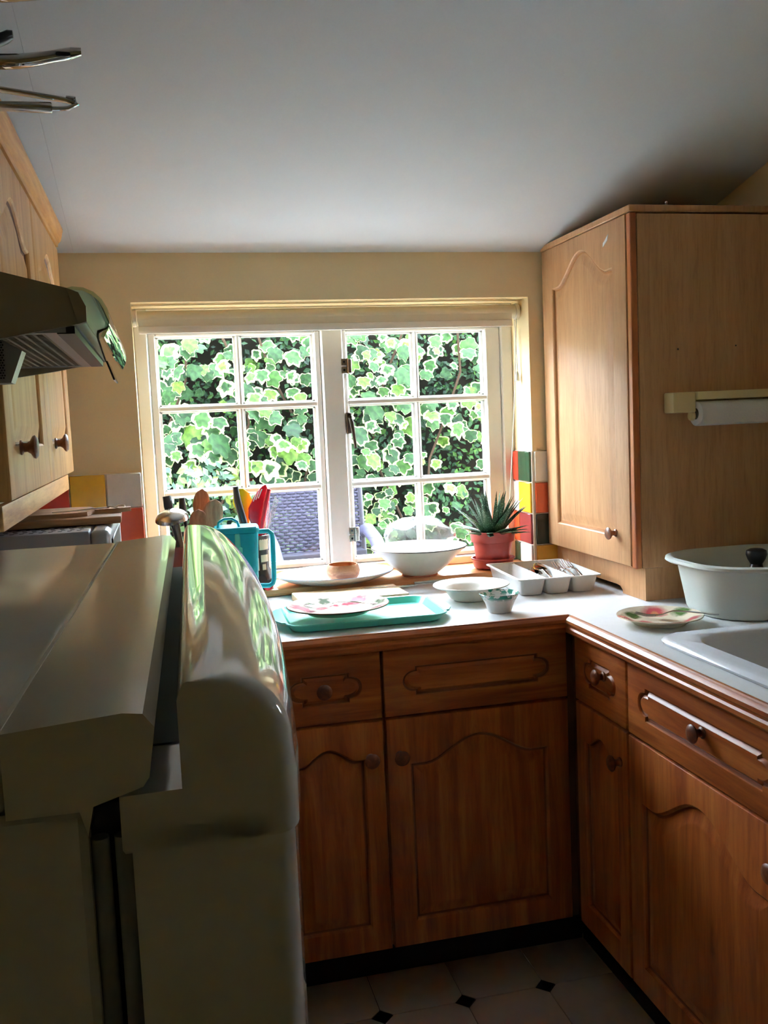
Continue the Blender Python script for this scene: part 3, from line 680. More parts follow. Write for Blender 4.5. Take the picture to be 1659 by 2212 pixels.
# worktop on the fridge: laminate field, white seam, moulded front trim, back strip
g = G(); g.box((FB-.02,-.001,1.2475),(-.0645,FW,1.2795),.004,2); g.build('top_panel','fridge_top',fg)
G().box((-.0655,.0,1.270),(-.0635,FW-.004,1.2806)).build('seam_strip','white_plastic',fg,0)
tp = [(-.0375,1.2475),(-.0350,1.238),(-.0325,1.249),(-.014,1.2545),(-.0115,1.258),(-.0085,1.277),(-.0125,1.2825),(-.02,1.2835),(-.0635,1.280),(-.0635,1.2475)]
g = G(); g.loft([hp(tp,-.004),hp(tp,-.0015),hp(tp,FW)]); g.build('front_trim','fridge_top',fg,.5)
g = G(); ridge = [(-.036,1.2835),(-.026,1.2872),(-.020,1.2868),(-.016,1.2836)]
g.loft([hp(ridge,.03),hp(ridge,.10)]); g.bm.clear()
# door: bowed front in plan, rounded cap on top
def bow(y): u = (y-FW/2)/(FW/2); return .014*(1-u*u)
def door_loop(z, x_in, x_out, rn=.012, nseg=26):
    """plan outline of the door at height z: inner face x_in, bowed outer face"""
    p = [Vector((x_in,FW,z)), Vector((x_in,0,z))]
    q = .5*PI
    for k in range(6):
        a = q*k/5; p.append(Vector((x_out-rn+rn*math.sin(a), rn-rn*math.cos(a), z)))
    for k in range(1,nseg):
        y = rn+(FW-2*rn)*k/nseg; p.append(Vector((x_out+bow(y)-bow(rn)*(1-abs(2*k/nseg-1)), y, z)))
    for k in range(6):
        a = q*k/5; p.append(Vector((x_out-rn+rn*math.cos(a), FW-rn+rn*math.sin(a), z)))
    return p
g = G(); g.loft([door_loop(.06,-.020,.0435),door_loop(1.236,-.020,.0435)]); g.build('door','fridge',fg,.6)
# door cap: outer shell loops rising and curling in to a flat rear ledge
cap = [door_loop(z,xi,xo,rn) for (z,xi,xo,rn) in ((1.2275,-.0225,.0450,.012),(1.229,-.0235,.0455,.012),(1.250,-.0235,.0455,.012))]
for k in range(13):
    a = PI/2*k/12; cap.append(door_loop(1.2505+.0115*min(1,k/3) if k < 3 else 1.262+.030*math.sin(PI/2*(k-3)/9), 0 if k < 9 else .001*(k-8), .0452-.0003*k if k < 3 else .0165+.0278*math.cos(PI/2*(k-3)/9), .012))
g = G(); g.loft(cap); g.build('door_cap','fridge',fg,.75)
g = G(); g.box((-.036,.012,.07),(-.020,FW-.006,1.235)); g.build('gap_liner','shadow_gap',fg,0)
for x in (-.0325,-.0235): 
    g = G(); g.tube([(x,.0085,.07),(x,.0085,1.232)],.0036,10); g.build('door_seal','gasket',fg)
g = G(); g.box((-.0225,.055,1.2503),(-.0012,FW-.004,1.2512)); g.build('gap_reflection','gasket',fg,0)  # grey strip standing in for the dark reflection along the door ledge
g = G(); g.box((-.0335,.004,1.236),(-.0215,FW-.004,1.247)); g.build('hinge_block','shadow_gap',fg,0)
for (x,y) in ((-.42,.06),(-.06,.06),(-.42,.54),(-.06,.54)): G().lathe([(0,0),(.02,0),(.018,.04),(0,.041)],12,T(x,y,0)).build('foot','dark',fg)

# ------------------------------------------------------------------ microwave and boards
mw = thing('microwave','silver microwave oven in the corner beneath the wall cabinet','microwave',(0,1.93,.912))
g = G(); g.box((-.50,0,.012),(-.145,.46,.285),.004,2); g.build('casing','silver',mw)
g = G(); g.box((-.1445,.0,.012),(-.105,.46,.285),.012,3); g.build('front','silver',mw)
g = G(); g.box((-.1055,.02,.03),(-.1015,.33,.265),.002); g.build('door_glass','dark',mw)
g = G()
for i in range(9):
    for j in range(4): g.lathe([(0,.2848),(.0045,.2848),(.0045,.2856),(0,.2856)],8,T(-.31+.018*i+.004*(j%2),.025+.022*j,0))
v_ = g.build('vent_slot','dark',mw); v_['kind'] = 'stuff'
for (x,y) in ((-.48,.03),(-.16,.03),(-.48,.43),(-.16,.43)): G().lathe([(0,0),(.012,0),(.012,.012),(0,.0125)],10,T(x,y,-.001)).build('foot','dark',mw)
def board(name,label,w,d,t,mat,loc,rz,hole=False,group=None,handle=False):
    o = thing(name,label,'chopping board',loc,rz,group)
    g = G()
    if handle:
        pts = [(-w/2,-d/2),(w*.22,-d/2),(w*.30,-d*.42),(w*.33,-d*.16),(w*.5-.02,-d*.13),(w*.5,-d*.06),(w*.5,d*.06),(w*.5-.02,d*.13),(w*.33,d*.16),(w*.30,d*.42),(w*.22,d/2),(-w/2,d/2)]
        g.loft([[Vector((x,y,z)) for x,y in pts] for z in (0,t)])
    else: g.box((-w/2,-d/2,0),(w/2,d/2,t),.004,2)
    g.build('slab',mat,o,.5); return o
bo1 = board('chopping_board','thick worn chopping board lying on the silver microwave',.42,.20,.016,'boardold',(-.30,2.13,1.1982),math.radians(2))
bo2 = board('chopping_board','thin paddle board with a string loop on top of another board',.44,.17,.009,'boardold',(-.29,2.14,1.2146),math.radians(1),handle=True)
g = G(); g.tube([(.19+.018*math.cos(a),-.005+.016*math.sin(a),.0105+.003*math.sin(2*a)) for a in [2*PI*k/16 for k in range(16)]],.0016,6,closed=True); g.tube([(.175,-.004,.011),(.14,-.03,.012),(.10,-.045,.011),(.06,-.05,.011)],.0015,6); g.build('string_loop','cord',bo2)

# ------------------------------------------------------------------ pans on top of the wall cabinets
def pan(label,cat,name,loc,r,h,mat,hz,tip,hmat,slot=False,black=False):
    o = thing(name,label,cat,loc,0,'pans stacked on the wall cabinets')
    g = G(); g.lathe([(0,0),(r*.9,0),(r*.97,.006),(r,h),(r+.002,h),(r-.001,h-.002),(r*.95,.008),(r*.88,.003),(0,.003)],40); g.build('body',mat,o,.6)
    g = G(); x0 = r-.002; L_ = tip-loc[0]
    secs = []
    for k in range(14):
        t = k/13; x = x0+(L_-x0)*t
        wv = (.010 if black else .0075)*(1+.35*math.sin(PI*t)); th = .0085 if black else (.0085+.0022*math.sin(PI*min(1,t*1.3)))
        z = hz - .010*math.sin(PI*t*1.2)+.006*t
        if t > .96: wv *= .6; th *= .7
        secs.append(((x,-.0,z),(0,wv,0),(0,0,th)))
    g.sections(secs,12,2.6); g.build('handle',hmat,o,.6)
    if slot:
        g = G(); g.sections([((L_-.026,-.0102,hz+.004),(.011,0,0),(0,0,.0030)),((L_-.026,-.006,hz+.004),(.011,0,0),(0,0,.0030))],10,4); g.build('hanging_slot','dark',o)
    return o
pan('polished steel saucepan with a slotted handle above the wall cabinet','saucepan','saucepan',(-.39,1.56,1.892),.12,.085,'chrome',.062,-.077,'chrome',slot=True)
pan('frying pan with a stubby black handle stacked above a saucepan','frying pan','frying_pan',(-.39,1.555,1.978),.12,.028,'iron',-.006,-.173,'dark',black=True)
pan('steel pan at the very top of the stack near the ceiling','saucepan','saucepan',(-.40,1.535,2.008),.105,.06,'steel',.032,-.047,'chrome')
tg = thing('serving_tongs','steel serving tongs sticking out over the wall cabinet cornice','tongs',(-.29,1.53,1.8905))
g = G(); g.sections([((.03,.0,.0115),(0,.009,0),(0,0,.0030)),((.08,.0,.008),(0,.008,0),(0,0,.0038)),((.185,0,-.006),(0,.006,0),(0,0,.0036)),((.20,0,-.010),(0,.004,0),(0,0,.0025))],10,3); g.build('arm','steel',tg)
g = G(); P=[(-.10,0,-.0),(.06,0,-.006),(.15,0,-.012),(.186,0,-.012)]
g.sections([((.03,.0,-.013),(0,.010,0),(0,0,.0045)),((.07,0,-.018),(0,.011,0),(0,0,.006)),((.165,0,-.018),(0,.010,0),(0,0,.008)),((.167,0,-.018),(0,.009,0),(0,0,.007))],14); g.build('arm','steel',tg)
g = G(); g.tube([(.160,0,-.020),(.19,0,-.018),(.2035,0,-.011),(.2,0,-.004),(.188,0,-.003)],.0035,8); g.build('hanging_loop','chrome',tg)

# ------------------------------------------------------------------ things on the sill
def lathed(name,label,cat,loc,prof,mat,n=40,rot=None,group=None,smooth=.7,sx=1,sy=1):
    o = G().lathe(prof,n,sx=sx,sy=sy).build(name,mat,None,smooth,loc,rot); return tag(o,label,cat,group)
SZ = .9315
pf = thing('platter','large pale platter with a blue washed edge on the window sill','platter',(.468,2.66,SZ))
G().lathe([(0,.001),(.09,0),(.10,.004),(.135,.010),(.165,.022),(.172,.027),(.170,.029),(.162,.0255),(.132,.0145),(.10,.0085),(0,.007)],56,sy=.80).build('dish','platter',pf)
lathed('wooden_bowl','small turned wooden bowl sitting on the pale platter','bowl',(.484,2.615,SZ+.0085),[(0,0),(.026,0),(.036,.004),(.046,.016),(.0485,.028),(.046,.040),(.042,.048),(.039,.0475),(.042,.038),(.043,.028),(.039,.015),(.03,.008),(0,.007)],'bowlwood',40)
bb = thing('serving_bowl','wide cream stoneware bowl with a clay foot on the window sill','bowl',(.720,2.652,SZ))
G().lathe([(0,.005),(.05,.005),(.056,.009),(.085,.032),(.118,.066),(.137,.080),(.141,.0835),(.139,.086),(.133,.084),(.112,.069),(.08,.037),(.05,.014),(0,.011)],56).build('body','stoneware',bb)
G().lathe([(.045,.005),(.052,.006),(.053,.002),(.050,0),(.044,0),(.043,.004)],40,cap=False).build('foot_ring','footclay',bb)
g = G(); g.lathe([(.1405,.0838),(.1415,.0850),(.1400,.0866),(.1385,.0858)],56,cap=False); g.build('rim_glaze','bronze',bb)
# clear film tucked over the bowl
fm = thing('clear_lid','crumpled clear plastic cover puffed up over the stoneware bowl','plastic cover',(.722,2.655,SZ+.075))
g = G(); L=[]
for i,(r,z) in enumerate([(.080,0),(.092,.012),(.104,.034),(.106,.048),(.098,.062),(.078,.076),(.05,.086),(.02,.090)]):
    L.append([Vector((r*(1+.05*math.sin(5*a+i)+.03*math.sin(9*a+2*i))*math.cos(a), .82*r*(1+.05*math.sin(4*a+i*1.3))*math.sin(a), z+.006*math.sin(3*a+i)+.12*r*math.sin(a))) for a in [2*PI*k/40 for k in range(40)]])
g.loft(L,False,True); g.build('film','film',fm,1.2)
# aloe
al = thing('potted_aloe','spiky speckled aloe in a red plastic pot by the tiled reveal','potted plant',(.955,2.672,SZ))
G().lathe([(0,.001),(.05,.001),(.058,.006),(.062,.026),(.066,.029),(.066,.033),(.062,.033),(.057,.012),(0,.010)],40).build('saucer','terracotta',al)
G().lathe([(0,.011),(.046,.011),(.049,.015),(.058,.079),(.0575,.081),(.064,.082),(.067,.110),(.068,.113),(.065,.114),(.061,.109),(.057,.085),(0,.085)],40).build('pot','terracotta',al)
G().lathe([(0,.098),(.05,.098),(.061,.100),(.061,.096),(0,.090)],32).build('soil','soil',al)
def aloe_leaf(length, az, lean, curl, w):
    g = G(); secs=[]; d = Vector((math.cos(az),math.sin(az),0)); sd = Vector((-math.sin(az),math.cos(az),0)); p = Vector((0,0,.095))+d*.012; ang = lean
    n=9
    for k in range(n):
        t = k/(n-1); dirv = d*math.sin(ang)+Vector((0,0,1))*math.cos(ang); nrm = d*math.cos(ang)-Vector((0,0,1))*math.sin(ang)
        ww = w*(1-t**1.6)*.5*(1.0 if t>.1 else .9)+.0004
        # crescent: section shifted so the upper face is hollow
        lp=[]
        for (a,b) in ((-1,.0),(-.5,-.22),(0,-.30),(.5,-.22),(1,0),(.55,.20),(0,.12),(-.55,.20)):
            lp.append(p+sd*(a*ww)+nrm*(-b*ww*1.3))
        secs.append(lp); p = p+dirv*(length/(n-1)); ang += curl/(n-1)
    g.loft(secs); g.build('leaf','aloe',al,.5)
random.seed(11)
def AZ(a):
    if math.sin(a) > .55: a = -a
    if math.cos(a) > .5 and math.sin(a) > -.45: a = -.5-.4*random.random()
    return a
#     # leaves lean into the room, away from the glass
for i in range(11): aloe_leaf(.10+.025*random.random(), AZ(2*PI*i/11+.3), 1.05+.25*random.random(), .35, .034)
for i in range(9): aloe_leaf(.125+.025*random.random(), AZ(2*PI*i/9), .66+.12*random.random(), .25, .034)
for i in range(7): aloe_leaf(.135+.02*random.random(), AZ(2*PI*i/7+.5), .34+.08*random.random(), .12, .030)
for i in range(4): aloe_leaf(.14, 2*PI*i/4+.2, .13, .04, .022)
for i in range(8): aloe_leaf(.13+.02*random.random(), AZ(2*PI*i/8+.9), .48+.1*random.random(), .2, .028)

# ------------------------------------------------------------------ utensils, jug and pots at the window's left end
up = thing('utensil_pot','brown glazed pot full of cooking utensils behind the fridge','pot',(.058,2.505,.9105))
G().lathe([(0,0),(.058,0),(.064,.006),(.068,.12),(.066,.17),(.069,.178),(.066,.18),(.062,.172),(.063,.12),(.058,.01),(0,.008)],40).build('body','brownpot',up)
PX, PY, PZ = .066,2.505,.925
def wooden_spoon(label, base, top, hw, hl, tilt=0, mat='spoonwood'):
    base=Vector(base); top=Vector(top); d=(top-base); L=d.length; d.normalize(); s=Vector((1,0,0)); s=(s-d*s.dot(d)).normalized(); u=d.cross(s)
    if tilt: s,u = s*math.cos(tilt)+u*math.sin(tilt), u*math.cos(tilt)-s*math.sin(tilt)
    secs=[]
    for t in (0,.02,.3,.6): secs.append((base+d*(L-2*hl)*t/.6*1.0, s*.0055, u*.0055))
    for k in range(1,13):
        a=k/12; x=L-2*hl+2*hl*a; w=hw*math.sqrt(max(0,1-(2*a-1)**2)); w=max(w,.0055*(1-a)+.0006)
        secs.append((base+d*x+u*(.006*math.sin(PI*a)), s*w, u*(.0045*(1-.4*a))))
    o=G().sections([(c-base,a,b) for c,a,b in secs],14).build('wooden_spoon',mat,None,.8,base); return tag(o,label,'spoon','utensils standing by the window')
wooden_spoon('tall narrow wooden spatula at the back of the utensil pot',(PX,PY+.02,PZ),(.103,2.545,1.228),.022,.04)
wooden_spoon('broad wooden spoon right of the tall wooden spatula',(PX+.02,PY+.01,PZ),(.135,2.53,1.200),.029,.04,.35)
wooden_spoon('small wooden spoon in front of the taller spoons',(PX,PY-.02,PZ),(.088,2.475,1.180),.023,.03)
ld = thing('ladle','steel soup ladle hanging bowl down over the pot rim','ladle',(.02,2.515,1.155),0,'utensils standing by the window')
RM = Matrix.Rotation(math.radians(14),4,'X') @ Matrix.Rotation(math.radians(-6),4,'Y')
g = G(); pr_=[(.0435*math.cos(a),.027*math.sin(a)) for a in [PI/2*k/10 for k in range(11)]]
g.lathe(pr_+[(r-.0012 if r>.002 else 0,z-.0014) for r,z in pr_[::-1]],36,RM,cap=False); g.build('ladle_bowl','steel',ld,.9)
g = G(); g.sections([((.012,.02,-.012),(.006,0,0),(0,.0012,0)),((.018,.018,-.06),(.0065,0,0),(0,.0015,0)),((.03,.0,-.14),(.007,0,0),(0,.0015,0)),((.04,-.008,-.215),(.008,0,0),(0,.0015,0))],10,3); g.build('handle','steel',ld)
def rod(name,label,cat,pts,rads,mat,group='utensils standing by the window'):
    p0=Vector(pts[0]); o=G().tube([Vector(p)-p0 for p in pts],rads,12).build(name,mat,None,.8,p0); return tag(o,label,cat,group)
rod('cooking_utensil','black handled utensil behind the ladle, nearer the window jamb','utensil',[(.06,2.53,.935),(.025,2.57,1.12),(.013,2.578,1.185),(.010,2.58,1.212)],[.004,.006,.0125,.011],'dark')
rod('cooking_utensil','slim black handled utensil between the ladle and wooden spoons','utensil',[(.085,2.53,.935),(.055,2.568,1.13),(.050,2.574,1.18),(.049,2.576,1.205)],[.004,.005,.010,.008],'dark')
# turquoise jug
jg = thing('water_jug','turquoise plastic fridge jug with lid, loop and side handle','jug',(.180,2.47,.9105),math.radians(-3))
g = G(); L=[rrect(0,0,.088,.085,.018,0),rrect(0,0,.092,.09,.018,.004)]+[rrect(0,0,.092+.018*t,.09+.012*t,.018,.004+.20*t) for t in (.33,.66,1)]+[rrect(0,0,.106,.098,.016,.206),rrect(0,0,.10,.09,.014,.204)]
g.loft(L); g.build('body','turq',jg,.6)
g = G(); g.loft([rrect(0,0,.116,.106,.02,.206),rrect(0,0,.116,.106,.02,.217),rrect(0,0,.110,.10,.018,.2205)]); g.build('lid','turq',jg,.6)
G().tube([(-.047,-.02,.218),(-.044,-.02,.234),(-.03,-.02,.243),(-.01,-.02,.243),(.004,-.02,.234),(.008,-.02,.218)],.0035,8).build('lid_loop','turq',jg)
g = G(); g.box((-.006,-.0535,.05),(.008,-.046,.206),.003); g.box((.002,-.056,.09),(.012,-.048,.17),.002); g.build('level_window','tray',jg)
G().tube([(.05,0,.203),(.082,0,.203),(.0915,0,.195),(.093,0,.18),(.0915,0,.075),(.088,0,.064),(.078,0,.058),(.048,0,.06)],.0065,10,flat=1.0).build('handle','turq',jg)
# dark vase with cream blocks, holding coloured utensils
vs = thing('patterned_vase','black brown vase with cream square blocks behind the jug','vase',(.245,2.655,SZ))
G().lathe([(0,0),(.040,0),(.045,.004),(.043,.03),(.037,.06),(.037,.13),(.042,.152),(.040,.153),(.034,.13),(.034,.06),(.03,.01),(0,.008)],36).build('body','vase',vs)
g = G()
for (a0,a1,z0,z1) in ((-80,-30,.112,.148),(-75,-35,.078,.098),(-30,-10,.060,.108),(-70,-52,.040,.072),(-100,-84,.05,.09)):
    ns=8; rr_=lambda z: .0378 if z<.135 else .0405
    P=[[Vector((rr_(z)*math.cos(math.radians(a0+(a1-a0)*k/ns)), rr_(z)*math.sin(math.radians(a0+(a1-a0)*k/ns)), z)) for k in range(ns+1)] for z in (z0,(z0+z1)/2,z1)]
    g.grid(P)
g.build('cream_block','vasecream',vs,.8)
tag(G().lathe([(0,0),(.006,.003),(.008,.009),(.006,.015),(0,.018)],14,sx=1.6).build('bottle_stopper','redplastic',None,.8,(.268,2.602,SZ)),'tiny pink red ornament at the foot of the patterned vase','ornament')
VX,VY,VZ=.245,2.655,SZ+.012
rod('cooking_utensil','tall black spatula handle rising behind the turquoise jug','utensil',[(VX,VY,VZ),(.216,2.66,1.12),(.203,2.66,1.18),(.199,2.66,1.222)],[.004,.011,.0105,.008],'dark')
sp = tag(G().sections([((0,0,0),(.004,0,0),(0,.004,0)),((-.018,.004,.17),(.006,0,0),(0,.003,0)),((-.022,.005,.205),(.02,0,0),(0,.004,0)),((-.025,.006,.232),(.028,0,0),(0,.005,0)),((-.028,.007,.258),(.022,0,0),(0,.004,0)),((-.029,.008,.272),(.008,0,0),(0,.003,0))],16).build('serving_spoon','yellowplastic',None,.9,(VX-.002,VY+.012,VZ-.001)),'round yellow plastic spoon behind the black spatula handle','spoon','utensils standing by the window')
rs = thing('slotted_spatula','red plastic spatula with pale slots in the dark vase','spatula',(VX+.006,VY,VZ),0,'utensils standing by the window')
g = G(); g.sections([((0,0,0),(.004,0,0),(0,.004,0)),((.0,-.004,.15),(.006,0,0),(0,.003,0)),((-.004,-.004,.19),(.018,0,0),(0,.003,0)),((.004,-.003,.225),(.024,0,.008),(0,.003,0)),((.018,-.002,.262),(.018,0,.008),(0,.003,0)),((.026,0,.277),(.006,0,.003),(0,.002,0))],16,3); g.build('blade','redplastic',rs,.8)
for k in range(3): 
    g = G(); g.tube([(-.006+.007*k,-.0085,.235+.004*k),(.006+.007*k,-.0085,.262+.003*k)],.0014,6); g.build('slot','white_plastic',rs)
rod('cooking_utensil','pinkish red handle leaning right out of the dark vase','utensil',[(VX+.008,VY-.012,VZ+.02),(.262,2.64,1.10),(.280,2.635,1.18),(.289,2.632,1.212)],[.004,.006,.008,.006],'redplastic')
wk = tag(G().build('wire_whisk','steel') if False else None, None, None) if False else None
g = G()
for k in range(4):
    sp_=.010+.010*k; g.tube([(.0,0,.0),(.014,0,.13),(.030+sp_*.4,0,.19),(.050+sp_*.25,0,.245-.004*k),(.042-sp_*.2,0,.262-.008*k),(.02+.004*k,0,.2),(.010,0,.13)],.0007,5)
tag(g.build('wire_whisk','steel',None,.8,(VX+.012,VY+.012,VZ)),'fine wire whisk loops beside the red handle','whisk','utensils standing by the window')

# ------------------------------------------------------------------ things on the worktop
WZ = .9102
tag(G().box((-.145,-.078,0),(.145,.078,.020),.003,2).build('chopping_board','boardwood',None,.6,(.472,2.470,WZ),(0,0,math.radians(1.5))),'clean pale chopping board behind the mint tray','chopping board')
kn = thing('kitchen_knife','all steel kitchen knife lying across the end of the pale chopping board','knife',(.60,2.50,WZ+.0202),math.radians(176))
g = G(); g.prism([Vector(p) for p in ((-.06,-.008,0),(.07,-.010,0),(.09,-.002,0),(.07,.006,0),(-.06,.007,0))], lambda p:p, lambda p:p+Vector((0,0,.0016))); g.build('blade','steel',kn,0)
g = G(); g.sections([((-.06,0,.005),(0,.007,0),(0,0,.005)),((-.10,0,.006),(0,.009,0),(0,0,.0055)),((-.15,0,.006),(0,.010,0),(0,0,.006)),((-.155,0,.006),(0,.005,0),(0,0,.004))],12); g.build('handle','steel',kn)
ty = thing('serving_tray','mint green plastic tray holding the rose plate','tray',(.452,2.232,WZ),math.radians(-2))
g = G(); w,d = .385,.262
L=[rrect(0,0,w-.05,d-.05,.03,.0),rrect(0,0,w-.03,d-.03,.035,.002),rrect(0,0,w-.008,d-.008,.04,.017),rrect(0,0,w,d,.042,.018),rrect(0,0,w,d,.042,.021),rrect(0,0,w-.012,d-.012,.038,.020),rrect(0,0,w-.034,d-.034,.033,.005),rrect(0,0,w-.052,d-.052,.03,.0035)]
g.loft(L); g.build('tray_body','tray',ty,.6)
for s in (-1,1):
    g = G(); pts=[(0,-.09),(.012,-.085),(.026,-.05),(.028,0),(.026,.05),(.012,.085),(0,.09)]
    g.loft([[Vector((s*(w/2-.004+x),y,z)) for x,y in pts] for z in (.0175,.0212)]); g.build('grip','tray',ty,.5)
def plate(name,label,loc,r,mat,rz=0,rim=None,rimmat='groove'):
    o = thing(name,label,'plate',loc,rz)
    G().lathe([(0,.003),(r*.52,.003),(r*.55,0),(r*.60,0),(r*.63,.003),(r*.80,.012),(r*.985,.0175),(r,.019),(r*.99,.0205),(r*.80,.0150),(r*.66,.0085),(r*.58,.0065),(0,.006)],64).build('dish',mat,o,.8)
    if rim: G().lathe([(r*.997,.0180),(r*1.004,.0192),(r*.997,.0208),(r*.985,.0202)],64,cap=False).build('rim_line',rimmat,o,.8)
    return o
plate('dinner_plate','dark rimmed rose patterned dinner plate resting on the mint tray',(.395,2.225,WZ+.0215),.124,'plate_rose',0,True)
plate('side_plate','rose patterned side plate on the worktop beside the sink',(1.062,1.885,WZ),.094,'plate_rose_b',math.radians(10),True,'plate_rose_b')
def fork(name,label,loc,rz,rot=(0,0),L=.185,group=None,n=4):
    o = thing(name,label,'fork',loc,rz,group); o.rotation_euler=(rot[0],rot[1],rz)
    g = G(); hl=L*.52
    g.sections([((0,0,.004),(0,.006,0),(0,0,.0012)),((.01,0,.0045),(0,.0075,0),(0,0,.0013)),((hl*.6,0,.010),(0,.0045,0),(0,0,.0015)),((hl,0,.012),(0,.0028,0),(0,0,.0016)),((hl+.012,0,.009),(0,.005,0),(0,0,.0013)),((hl+.024,0,.0045),(0,.0098,0),(0,0,.001)),((hl+.04,0,.002),(0,.0118,0),(0,0,.0009))],12,3); g.build('handle','chrome',o,.7)
    for k in range(n):
        y=-.0103+.0206*k/(n-1); g=G(); x0=hl+.037
        g.sections([((x0,y,.0021),(0,.0016,0),(0,0,.0009)),((x0+.022,y,.0022),(0,.0014,0),(0,0,.0009)),((x0+.044,y*.94,.0075),(0,.0010,0),(0,0,.0007)),((x0+.048,y*.93,.0088),(0,.0004,0),(0,0,.0004))],8); g.build('tine','chrome',o,.7)
    return o
fork('table_fork','steel fork resting on the rose dinner plate',(.478,2.160,WZ+.0430),math.radians(152),(0,math.radians(3)))
fork('table_fork','steel fork lying across the rose side plate',(1.166,1.815,WZ+.0195),math.radians(141),(0,math.radians(3)))
# ridged pasta bowl
rb = thing('rim_bowl','white wide rimmed bowl with a ribbed border','bowl',(.772,2.338,WZ))
g = G(); n=96; L=[]
for (r,z,rib) in ((.045,0,0),(.047,.0,0),(.055,.006,0),(.070,.028,0),(.076,.032,0),(.082,.0335,1),(.098,.0385,1),(.1005,.0395,0),(.0995,.0415,0),(.097,.0405,1),(.081,.0358,1),(.074,.0345,0),(.067,.030,0),(.052,.009,0),(.03,.005,0)):
    L.append([Vector(((r)*math.cos(2*PI*k/n),r*math.sin(2*PI*k/n),z+(.0012*(1 if k%2 else -1) if rib else 0))) for k in range(n)])
g.loft(L); g.build('bowl_body','white_plastic' if False else 'stoneware',rb,.9)
sb_ = lathed('small_bowl','little white bowl with a sponged green rim at the worktop edge','bowl',(.783,2.155,WZ),[(0,.001),(.024,.001),(.026,0),(.028,.001),(.036,.024),(.047,.043),(.050,.046),(.0485,.0475),(.045,.044),(.033,.022),(.024,.006),(0,.005)],'sponge',40)
# cutlery tray
ct = thing('cutlery_tray','white plastic cutlery tray with three compartments','cutlery tray',(1.012,2.44,WZ),math.radians(-3))
w,d = .232,.305
g = G()
def frame_rect(g,x0,x1,y0,y1,bw,z0,z1):
    g.box((x0,y0,z0),(x0+bw,y1,z1)); g.box((x1-bw,y0,z0),(x1,y1,z1)); g.box((x0+bw,y0,z0),(x1-bw,y0+bw,z1)); g.box((x0+bw,y1-bw,z0),(x1-bw,y1,z1))
g.loft([rrect(0,0,w,d,.012,.044),rrect(0,0,w,d,.012,.047),rrect(0,0,w-.014,d-.014,.008,.047),rrect(0,0,w-.014,d-.014,.008,.044)],False,False,wrap=True)
g.build('rim','white_plastic',ct,.5)
cw=(w-.014)/3
for k in range(3):
    cx=-w/2+.007+cw*(k+.5); g=G()
    L=[rrect(cx,0,cw-.022,d-.045,.012,0),rrect(cx,0,cw-.016,d-.038,.012,.002),rrect(cx,0,cw-.002,d-.016,.010,.045 if True else 0),rrect(cx,0,cw-.005,d-.019,.010,.045),rrect(cx,0,cw-.019,d-.041,.012,.004),rrect(cx,0,cw-.026,d-.048,.010,.0025)]
    g.loft(L); g.build('compartment','white_plastic',ct,.6)
def ct_w(x,y,z): return (ct.matrix_basis @ Vector((x,y,z)))
for i,(x,y,a) in enumerate(((.055,.085,-92),(.072,.09,-88),(.09,.08,-90))):
    p=ct_w(x,-.12+.0*i,.006+.003*i)
    fork('table_fork',['steel fork at the left of the cutlery tray forks','steel fork in the middle of the cutlery tray forks','steel fork nearest the wall unit in the cutlery tray'][i],(p[0],p[1],p[2]),math.radians(a+180-3),(0,math.radians(-13)),group='forks in the cutlery tray')
def spoon(label,loc,rz,pitch):
    o = thing('table_spoon',label,'spoon',loc,rz,'spoons in the cutlery tray'); o.rotation_euler=(0,pitch,rz)
    g = G(); secs=[((0,0,.004),(0,.006,0),(0,0,.0012)),((.05,0,.008),(0,.0045,0),(0,0,.0014)),((.10,0,.009),(0,.003,0),(0,0,.0015))]
    for k in range(1,11):
        a=k/10; secs.append(((.10+.06*a,0,.008-.005*math.sin(PI*a)),(0,max(.0012,.019*math.sqrt(max(0,1-(2*a-1)**2))),0),(0,0,.001)))
    g.sections(secs,14); g.build('spoon_body','chrome',o,.8)
for i,x in enumerate((-.011,.010)):
    p=ct_w(x,-.11+.02*i,.007+.008*i); spoon(['steel spoon on the left in the middle compartment','steel spoon on the right in the middle compartment'][i],(p[0],p[1],p[2]),math.radians(87),math.radians(-11))
# washing-up tub with a lid inside
tb = thing('washing_up_tub','milky white plastic washing-up tub beside the wall unit','tub',(1.338,1.925,WZ))
w,d,h=.385,.335,.125
g=G(); def_r=.12
def tubloop(w,d,z,lip=0):
    p=rrect(0,0,w,d,min(.125,d*.42),z,10)
    return [Vector((q.x,q.y,q.z-lip*max(0,1-((q.x+.02)/.07)**2)*(1 if q.y<0 else 0))) for q in p]
L=[tubloop(w-.11,d-.11,0),tubloop(w-.085,d-.085,.002),tubloop(w-.075,d-.075,.012),tubloop(w-.04,d-.04,h-.02),tubloop(w-.03,d-.03,h-.008,.004),tubloop(w-.006,d-.006,h-.010,.004),tubloop(w+.004,d+.004,h-.006,.004),tubloop(w+.002,d+.002,h,.004),tubloop(w-.016,d-.016,h+.003,.004),tubloop(w-.034,d-.034,h-.003,.004),tubloop(w-.05,d-.05,h-.03),tubloop(w-.082,d-.082,.014),tubloop(w-.095,d-.095,.005)]
g.loft(L); g.build('tub_body','tub',tb,.8)
ld2 = thing('pan_lid','dark pan lid with a black knob standing inside the tub','pan lid',(1.318,1.90,WZ+.006),0)
G().lathe([(0,.088),(.06,.078),(.10,.06),(.112,.05),(.114,.05),(.114,.053),(.10,.064),(.06,.083),(0,.093)],40).build('lid','iron',ld2,.8)
G().lathe([(.095,.0),(.10,.0),(.112,.05),(.108,.05)],32,cap=False).build('pot_side','iron',ld2,.8)
